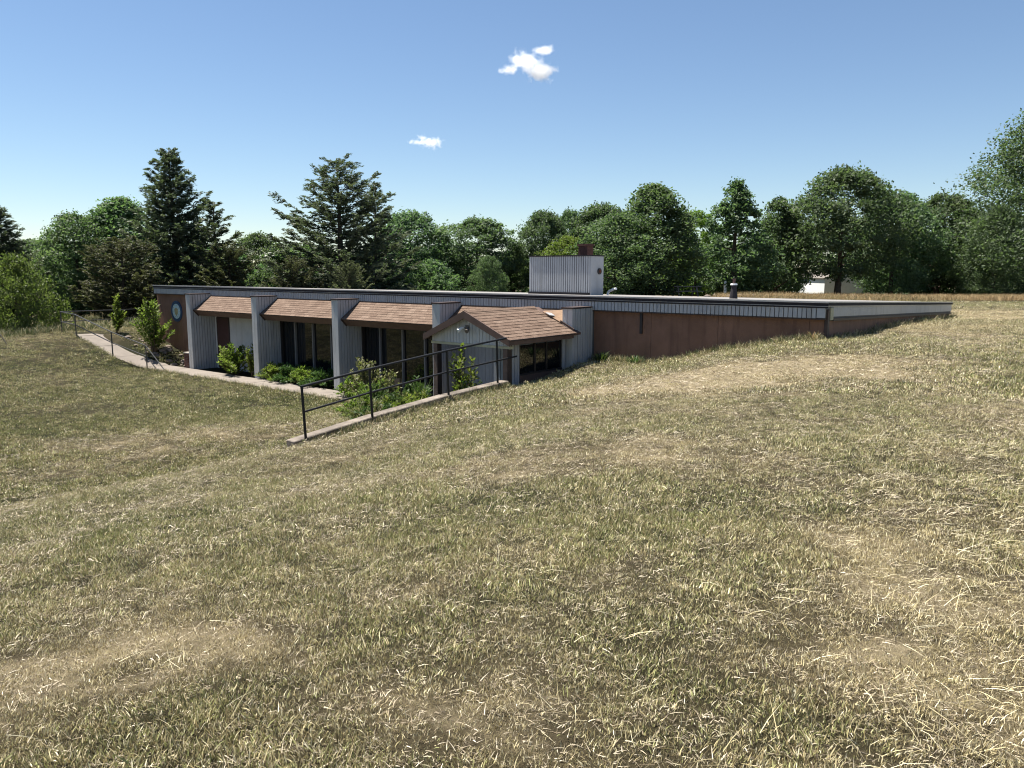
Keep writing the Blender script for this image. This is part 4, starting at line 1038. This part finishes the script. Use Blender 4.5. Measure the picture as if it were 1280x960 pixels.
# ------------------------------------------------------------------ things in the far field
hp = at(1047, 362, 74); hx, hy_ = hp[0], hp[1]; hz = float(H(hx, hy_))
hs_ = empty('white_house', (hx, hy_, hz), 0.06); tag(hs_, 'small white gabled house behind the biggest oak', 'house')
hw, hd_, hh, hpk = 2.95, 3.5, 3.50 - hz, 4.02 - hz
MB().prism([(-hw, -hd_, -.3), (hw, -hd_, -.3), (hw, -hd_, hh), (-hw * .42, -hd_, hpk), (-hw, -hd_, hh)], (0, 2 * hd_, 0)).build('wall', M['white'], hs_)
MB().prism([(-hw - .15, -hd_ - .05, hh - .02), (-hw * .42, -hd_ - .05, hpk + .06), (hw + .15, -hd_ - .05, hh - .05), (hw + .15, -hd_ - .05, hh + .0), (-hw * .42, -hd_ - .05, hpk + .11), (-hw - .15, -hd_ - .05, hh + .03)], (0, 2 * hd_ + .1, 0)).build('roof', M['wood'], hs_)
for wx in (-1.62, 1.02):
    wz = 3.02 - hz
    w_ = MB().box(wx - .22, wx + .22, -hd_ - .03, -hd_ - .005, wz - .24, wz + .2).build('window', M['dframe'], hs_)
    MB().box(wx - .18, wx + .18, -hd_ - .045, -hd_ - .032, wz - .20, wz + .16).build('pane', M['glass'], w_)
def far(px, Y):
    p = at(px, 364, Y); return p[0], p[1], float(H(p[0], p[1]))
x, y, z = far(857, 52); pt = empty('picnic_table', (x, y, z), .15); tag(pt, 'grey wooden picnic table far off under the trees', 'picnic table')
for dy in (-.3, -.1, .1, .3): MB().box(-.95, .95, dy - .09, dy + .09, .72, .76).build('table_board', M['wood'], pt)
for dy in (-.7, .7): MB().box(-.95, .95, dy - .13, dy + .13, .42, .46).build('bench', M['wood'], pt)
for dx in (-.65, .65):
    for sg in (-1, 1): MB().hexa([(dx - .04, sg * .62 - .05, -.05), (dx + .04, sg * .62 - .05, -.05), (dx + .04, sg * .62 + .05, -.05), (dx - .04, sg * .62 + .05, -.05), (dx - .04, sg * .25 - .05, .72), (dx + .04, sg * .25 - .05, .72), (dx + .04, sg * .25 + .05, .72), (dx - .04, sg * .25 + .05, .72)]).build('leg', M['wood'], pt)
x, y, z = far(906, 56); wp_ = empty('white_post', (x, y, z)); tag(wp_, 'white wooden post far off left of the roof vent', 'post')
MB().box(-.09, .09, -.09, .09, -.1, 1.05).build('shaft', M['white'], wp_); MB().prism([(-.11, -.11, 1.051), (.11, -.11, 1.051), (0, -.11, 1.13)], (0, .22, 0)).build('post_top', M['white'], wp_)
for k, px in enumerate((884, 893, 901, 911, 926, 934, 942, 951, 960)):
    x, y, z = far(px, 50 + (k % 3) * .4); o = bpy.data.objects.new('field_stone', rm[k % 5]); o.location = (x, y, z + .08); o.scale = (.24, .22, .3); o.rotation_euler = (0, 0, k)
    tag(link(o), 'pale stone in the row edging the far field', 'stone', 'row of stones in the far field')

# ------------------------------------------------------------------ grass
def tuft_mesh(name, seed, nb, h, spread, w, bend=.5, flat=False):
    r = np.random.default_rng(seed); V = []; Fq = []; va = []
    for k in range(nb):
        a_ = r.random() * 6.283; rd = spread * math.sqrt(r.random()); b0 = np.array([math.cos(a_) * rd, math.sin(a_) * rd, -.006]); a2 = r.random() * 6.283
        d_ = np.array([math.cos(a2), math.sin(a2), 0]); hh = h * r.uniform(.35, 1.15); bd = hh * bend * r.uniform(.1, 1.5)
        up = hh * (1 if not flat else r.uniform(.05, .3))
        if flat: bd = hh
        sd = np.array([-math.sin(a2), math.cos(a2), 0]) * w * r.uniform(.6, 1.3) * .5
        if flat: sd = sd * .8 + np.array([0, 0, w * .2])
        p0, p1, p2 = b0, b0 + d_ * bd * .35 + np.array([0, 0, up * .6]), b0 + d_ * bd + np.array([0, 0, up * (1 if not flat else .8)])
        i = len(V); V += [p0 - sd, p0 + sd, p1 + sd * .85, p1 - sd * .85, p2 + sd * .12, p2 - sd * .12]; Fq += [(i, i + 1, i + 2, i + 3), (i + 3, i + 2, i + 4, i + 5)]; va += [r.random()] * 6
    return np_mesh(name, np.array(V), np.array(Fq), None, np.array(va))

def grass_mat(name, greens, straws, bias=0.0):
    m, n, l, b = new_mat(name)
    a = n.new('ShaderNodeAttribute'); a.attribute_name = 'v'
    i_ = n.new('ShaderNodeAttribute'); i_.attribute_name = 'dry'; i_.attribute_type = 'INSTANCER'
    j_ = n.new('ShaderNodeAttribute'); j_.attribute_name = 'tint'; j_.attribute_type = 'INSTANCER'
    g = ramp(n, l, a.outputs['Fac'], greens); 
    fr = n.new('ShaderNodeMath'); fr.operation = 'MULTIPLY'; fr.inputs[1].default_value = 7.31; l.new(a.outputs['Fac'], fr.inputs[0])
    f2 = n.new('ShaderNodeMath'); f2.operation = 'FRACT'; l.new(fr.outputs[0], f2.inputs[0])
    s_ = ramp(n, l, f2.outputs[0], straws)
    df = n.new('ShaderNodeMath'); df.operation = 'SUBTRACT'; l.new(i_.outputs['Fac'], df.inputs[0]); l.new(a.outputs['Fac'], df.inputs[1])
    mr = n.new('ShaderNodeMapRange'); mr.inputs['From Min'].default_value = -0.12 - bias; mr.inputs['From Max'].default_value = 0.12 - bias; l.new(df.outputs[0], mr.inputs['Value'])
    mx = n.new('ShaderNodeMix'); mx.data_type = 'RGBA'; l.new(mr.outputs[0], mx.inputs['Factor']); l.new(g, mx.inputs['A']); l.new(s_, mx.inputs['B'])
    vm = n.new('ShaderNodeVectorMath'); vm.operation = 'SCALE'; l.new(mx.outputs['Result'], vm.inputs[0])
    m2 = n.new('ShaderNodeMapRange'); m2.inputs['To Min'].default_value = .6; m2.inputs['To Max'].default_value = 1.3; l.new(j_.outputs['Fac'], m2.inputs['Value']); l.new(m2.outputs[0], vm.inputs['Scale'])
    l.new(vm.outputs[0], b.inputs['Base Color']); b.inputs['Roughness'].default_value = .55; b.inputs['Specular IOR Level'].default_value = .25
    tr = n.new('ShaderNodeBsdfTranslucent'); l.new(vm.outputs[0], tr.inputs['Color'])
    ms = n.new('ShaderNodeMixShader'); ms.inputs[0].default_value = .18; l.new(b.outputs[0], ms.inputs[1]); l.new(tr.outputs[0], ms.inputs[2]); l.new(ms.outputs[0], n['Material Output'].inputs['Surface'])
    return m
GREENS = [(0, (0.075, 0.088, 0.026)), (.5, (0.175, 0.190, 0.060)), (1, (0.34, 0.345, 0.145))]
STRAWS = [(0, (0.15, 0.115, 0.052)), (.35, (0.35, 0.288, 0.145)), (.7, (0.62, 0.53, 0.31)), (1, (0.86, 0.79, 0.57))]
THATCH = [(0, (0.08, 0.06, 0.035)), (.4, (0.24, 0.19, 0.125)), (.75, (0.50, 0.42, 0.30)), (1, (0.80, 0.71, 0.55))]
M['lawn'] = grass_mat('lawn_blades', GREENS, STRAWS)
M['straw'] = grass_mat('straw_stalks', STRAWS, STRAWS)
M['thatch'] = grass_mat('thatch_straw', THATCH, THATCH)
M['field'] = grass_mat('field_blades', [(0, (0.10, 0.10, 0.04)), (1, (0.17, 0.16, 0.07))], [(0, (0.24, 0.155, 0.07)), (.5, (0.40, 0.275, 0.135)), (1, (0.58, 0.45, 0.26))])
M['rough'] = grass_mat('rough_green_blades', [(0, (0.05, 0.075, 0.025)), (1, (0.12, 0.15, 0.06))], STRAWS)

def tuft_coll(name, meshes, m_):
    c = bpy.data.collections.new(name)
    for k, me in enumerate(meshes):
        me.materials.append(m_); o = bpy.data.objects.new('%s_%02d' % (name, k), me); c.objects.link(o)
    return c
C_lawn = tuft_coll('lawn_tuft', [tuft_mesh('lawn_tuft', 100 + k, 48, .025, .085, .0031, .5) for k in range(6)], M['lawn'])
C_mid = tuft_coll('mid_tuft', [tuft_mesh('mid_tuft', 120 + k, 36, .038, .14, .0085, .5) for k in range(5)], M['lawn'])
C_straw = tuft_coll('straw_bunch', [tuft_mesh('straw_bunch', 140 + k, 12, .12, .12, .0022, 1, True) for k in range(5)], M['straw'])
C_thatch = tuft_coll('thatch_mat', [tuft_mesh('thatch_mat', 150 + k, 36, .042, .10, .0031, 1, True) for k in range(5)], M['thatch'])
C_field = tuft_coll('field_tuft', [tuft_mesh('field_tuft', 160 + k, 22, .55, .35, .016, .5) for k in range(4)], M['field'])
C_rough = tuft_coll('rough_tuft', [tuft_mesh('rough_tuft', 180 + k, 24, .38, .22, .014, .6) for k in range(4)], M['rough'])

def scatter(name, X, Y, scale, dry, coll, label, nvar, sink=0.0, tilt=.25):
    Z = H(X, Y) - sink
    n_ = len(X)
    me = bpy.data.meshes.new(name); me.vertices.add(n_); me.vertices.foreach_set('co', np.stack([X, Y, Z], 1).astype(np.float32).ravel())
    def at_(nm, ty, data, key='value'):
        a = me.attributes.new(nm, ty, 'POINT'); a.data.foreach_set(key, np.ascontiguousarray(data).ravel())
    at_('scl', 'FLOAT', scale.astype(np.float32)); at_('dry', 'FLOAT', dry.astype(np.float32)); at_('tint', 'FLOAT', rng.random(n_).astype(np.float32))
    at_('pick', 'INT', rng.integers(0, nvar, n_).astype(np.int32))
    rot = np.stack([rng.normal(0, tilt, n_), rng.normal(0, tilt, n_), rng.random(n_) * 6.283], 1).astype(np.float32)
    at_('rot', 'FLOAT_VECTOR', rot, 'vector')
    o = link(bpy.data.objects.new(name, me)); tag(o, label, 'grass', kind='stuff')
    ng = bpy.data.node_groups.new(name + '_nodes', 'GeometryNodeTree')
    ng.interface.new_socket('Geometry', in_out='INPUT', socket_type='NodeSocketGeometry'); ng.interface.new_socket('Geometry', in_out='OUTPUT', socket_type='NodeSocketGeometry')
    N, L = ng.nodes, ng.links
    gi, go = N.new('NodeGroupInput'), N.new('NodeGroupOutput')
    ip = N.new('GeometryNodeInstanceOnPoints'); ci = N.new('GeometryNodeCollectionInfo'); ci.inputs['Collection'].default_value = coll; ci.inputs['Separate Children'].default_value = True; ci.inputs['Reset Children'].default_value = True
    ip.inputs['Pick Instance'].default_value = True
    def na(nm, ty):
        k = N.new('GeometryNodeInputNamedAttribute'); k.data_type = ty; k.inputs['Name'].default_value = nm; return k.outputs['Attribute']
    er = N.new('FunctionNodeEulerToRotation')
    L.new(na('rot', 'FLOAT_VECTOR'), er.inputs[0]); L.new(er.outputs[0], ip.inputs['Rotation'])
    L.new(na('pick', 'INT'), ip.inputs['Instance Index']); L.new(na('scl', 'FLOAT'), ip.inputs['Scale'])
    L.new(gi.outputs[0], ip.inputs['Points']); L.new(ci.outputs[0], ip.inputs['Instance']); L.new(ip.outputs[0], go.inputs[0])
    md = o.modifiers.new('scatter', 'NODES'); md.node_group = ng
    return o

def sector(n_, r0, r1, a0=-60, a1=60):
    u = rng.random(n_); r = np.sqrt(r0 * r0 + u * (r1 * r1 - r0 * r0)); a = np.radians(a0 + (a1 - a0) * rng.random(n_)); return r * np.sin(a), r * np.cos(a)
def lawn_ok(x, y):
    s, q = SQ(x, y)
    inside = (s > S0 - .05) & (s < S1 + .05) & (q > QB) & (q < -0.02)
    path = (s > 10.3) & (s < 28.9) & (q > -.2) & (q < 2.28)
    path |= (s >= 28.9) & (s < 34.3) & (q > ramp_q(s) - 1.3) & (q < ramp_q(s) + .05)
    kerb = (abs(s - CURB_S) < .15) & (q > 3.9) & (q < 10.08)
    bed = (s > CURB_S) & (s < 10.4) & (q > -.1) & (q < 4.4)
    return ~(inside | path | kerb | bed)
def area_n(r0, r1, dens, a=120): return int(math.radians(a) / 2 * (r1 * r1 - r0 * r0) * dens)
def lawn_band(name, r0, r1, dens, sc, coll, nvar, label, a0=-60, a1=60):
    x, y = sector(area_n(r0, r1, dens, a1 - a0), r0, r1, a0, a1); k = lawn_ok(x, y); x, y = x[k], y[k]
    d = dryness(x, y); thin = rng.random(len(x)) < (1.0 - .1 * sstep(1.12, 1.45, d)); x, y, d = x[thin], y[thin], d[thin]
    s_ = sc * rng.uniform(.65, 1.35, len(x)) * (1.15 - .40 * sstep(.5, 1.0, d) - .25 * sstep(1.1, 1.4, d)) * (.45 + .6 * fbm(x * 1.1 + 30, y * 1.1, 2) + .6 * fbm(x * 6 + 3, y * 6, 2))
    scatter(name, x, y, s_, d, coll, label, nvar)
lawn_band('lawn_grass', 0.7, 5.5, 470, 1.0, C_lawn, 6, 'short dry lawn close to the viewer', -75, 75)
lawn_band('lawn_grass', 5.5, 12, 230, 1.05, C_lawn, 6, 'patchy lawn on the slope below the porch')
lawn_band('lawn_grass', 12, 25, 95, 1.0, C_mid, 5, 'lawn around the kerb and the brown wall')
lawn_band('lawn_grass', 25, 46, 45, 1.15, C_mid, 5, 'far lawn left of the path and right of the roof')
def thatch_band(r0, r1, dens, sc, label, a0=-60, a1=60):
    x, y = sector(int(area_n(r0, r1, dens, a1 - a0) * 1.6), r0, r1, a0, a1); k = lawn_ok(x, y); x, y = x[k], y[k]
    k = rng.random(len(x)) < .55 + .45 * sstep(.8, 1.2, dryness(x, y)); x, y = x[k], y[k]
    scatter('lawn_thatch', x, y, sc * rng.uniform(.6, 1.3, len(x)), dryness(x, y), C_thatch, label, 5, .004, .12)
thatch_band(0.7, 5.5, 260, 1.0, 'matted pale thatch in the near lawn', -75, 75)
thatch_band(5.5, 12, 110, 1.4, 'matted pale thatch on the slope')
thatch_band(12, 22, 40, 2.2, 'matted pale thatch in the farther lawn')
# loose straw
x, y = sector(5000, 1.2, 9, -40, 60); d = dryness(x, y); w = rng.random(len(x)) < (.10 + .90 * sstep(12, 36, np.degrees(np.arctan2(x, y)))) * (.35 + .65 * d)
x, y, d = x[w], y[w], d[w]; scatter('loose_straw', x, y, rng.uniform(.6, 1.5, len(x)), np.ones(len(x)), C_straw, 'loose straw stalks lying on the lawn', 5, -.02, .3)
# tall dry field grass
n_ = 30000; x = rng.uniform(-4, 75, n_); y = rng.uniform(39, 66, n_); s, q = SQ(x, y)
k = (q < QB - 2.5) & (x > .27 * y + 3 * (fbm(x * .3, y * .3 + 9, 2) - .5)) & (y > 41.5 + 2.0 * (fbm(x * .2, y * .2, 2) - .5) + np.clip((14 - x) * .5, 0, 8)); x, y = x[k], y[k]
scatter('field_grass', x, y, rng.uniform(.4, .8, len(x)) * (.45 + .7 * fbm(x * .12, y * .12, 3)), np.clip(.72 + (fbm(x * .15, y * .3, 3) - .5) * 1.2, 0, 1), C_field, 'tall orange brown grass in the far field', 4)
# rough green grass at the foot of the trees, left
n_ = 5000; x = rng.uniform(-40, -17, n_); y = rng.uniform(30, 47, n_); s, q = SQ(x, y)
k = (y > 36.5 - (x + 40) * .08 + (fbm(x * .5, y * .5, 2) - .5) * 2) & ~((s < 35) & (q > -4)); x, y = x[k], y[k]
scatter('rough_grass', x, y, rng.uniform(.5, 1.2, len(x)), rng.uniform(0, .6, len(x)), C_rough, 'rough uncut green grass below the left trees', 4)
# weeds at the foot of walls
n_ = 500; s = rng.uniform(.9, 7.0, n_); q = np.abs(rng.normal(0, .12, n_)) - .05; x, y = W(s, q)
s2 = np.full(260, .70) - np.abs(rng.normal(0, .1, 260)); q2 = rng.uniform(-14.8, -.1, 260); x2, y2 = W(s2, q2)
s3 = 6.86 - np.abs(rng.normal(0, .05, 420)); q3 = rng.uniform(4.0, 10, 420); x3, y3 = W(s3, q3)
s4 = rng.uniform(14.5, 34, 500); q4 = ramp_q(s4) + .02 + np.abs(rng.normal(0, .06, 500)); x4, y4 = W(s4, q4)
x = np.r_[x, x2, x3, x4]; y = np.r_[y, y2, y3, y4]
scatter('wall_weeds', x, y, rng.uniform(.18, .55, len(x)), rng.uniform(.2, .8, len(x)), C_rough, 'uncut fringe of grass along walls and kerb', 4)

# ------------------------------------------------------------------ two small clouds
def cloud(px, py, Y, wpx, hpx, label, seed, lobes):
    p = at(px, py, Y); k = Y / F_PX
    root = bpy.data.objects.new('cloud', None); 
    bm = bmesh.new(); bmesh.ops.create_icosphere(bm, subdivisions=3, radius=1.0)
    me = bpy.data.meshes.new('cloud'); bm.to_mesh(me); bm.free()
    o = bpy.data.objects.new('cloud', me); o.location = p; o.scale = (wpx / 2 * k, wpx / 2.4 * k, hpx / 2 * k); link(o); tag(o, label, 'cloud')
    m = bpy.data.materials.new('cloud_vapour_%d' % seed); m.use_nodes = True; n, l = m.node_tree.nodes, m.node_tree.links; n.clear()
    om = n.new('ShaderNodeOutputMaterial'); pv = n.new('ShaderNodeVolumePrincipled'); l.new(pv.outputs[0], om.inputs['Volume'])
    pv.inputs['Color'].default_value = (.98, .98, .99, 1); pv.inputs['Anisotropy'].default_value = .3
    tc = n.new('ShaderNodeTexCoord'); mp = n.new('ShaderNodeMapping'); mp.inputs['Location'].default_value = (seed * 3.1, seed * 1.7, seed); l.new(tc.outputs['Object'], mp.inputs['Vector'])
    mp.inputs['Scale'].default_value = (1.0 * wpx / hpx, 1.0 * wpx / hpx, 1)
    nz = n.new('ShaderNodeTexNoise'); nz.inputs['Scale'].default_value = 2.1; nz.inputs['Detail'].default_value = 9; nz.inputs['Roughness'].default_value = .72; l.new(mp.outputs[0], nz.inputs['Vector'])
    prev = None
    for (cx, cz, rx, rz_) in lobes:
        sbv = n.new('ShaderNodeVectorMath'); sbv.operation = 'SUBTRACT'; sbv.inputs[1].default_value = (cx, 0, cz); l.new(tc.outputs['Object'], sbv.inputs[0])
        dvd = n.new('ShaderNodeVectorMath'); dvd.operation = 'DIVIDE'; dvd.inputs[1].default_value = (rx, max(rx, .4), rz_); l.new(sbv.outputs[0], dvd.inputs[0])
        ln = n.new('ShaderNodeVectorMath'); ln.operation = 'LENGTH'; l.new(dvd.outputs[0], ln.inputs[0])
        if prev is None: prev = ln.outputs['Value']
        else:
            mn = n.new('ShaderNodeMath'); mn.operation = 'MINIMUM'; l.new(prev, mn.inputs[0]); l.new(ln.outputs['Value'], mn.inputs[1]); prev = mn.outputs[0]
    # density = clamp((noise*2.6 - 0.75) - dist)
    ma = n.new('ShaderNodeMath'); ma.operation = 'MULTIPLY_ADD'; ma.inputs[1].default_value = 4.6; ma.inputs[2].default_value = -1.45; l.new(nz.outputs['Fac'], ma.inputs[0])
    sb_ = n.new('ShaderNodeMath'); sb_.operation = 'SUBTRACT'; l.new(ma.outputs[0], sb_.inputs[0]); l.new(prev, sb_.inputs[1])
    mr = n.new('ShaderNodeMapRange'); mr.inputs['From Min'].default_value = 0; mr.inputs['From Max'].default_value = 1.0; mr.inputs['To Max'].default_value = .22; l.new(sb_.outputs[0], mr.inputs['Value'])
    l.new(mr.outputs[0], pv.inputs['Density'])
    me.materials.append(m)
    return o
cloud(663, 82, 900, 84, 64, 'larger ragged white cloud high in the sky', 1, [(-.12, .10, .48, .38), (.28, -.22, .42, .36), (.38, .52, .30, .14), (-.55, -.12, .3, .14)])
cloud(537, 177, 900, 60, 28, 'smaller flat white cloud left of the larger one', 4, [(.10, -.12, .42, .5), (-.42, -.05, .42, .22), (-.30, .35, .2, .25)])
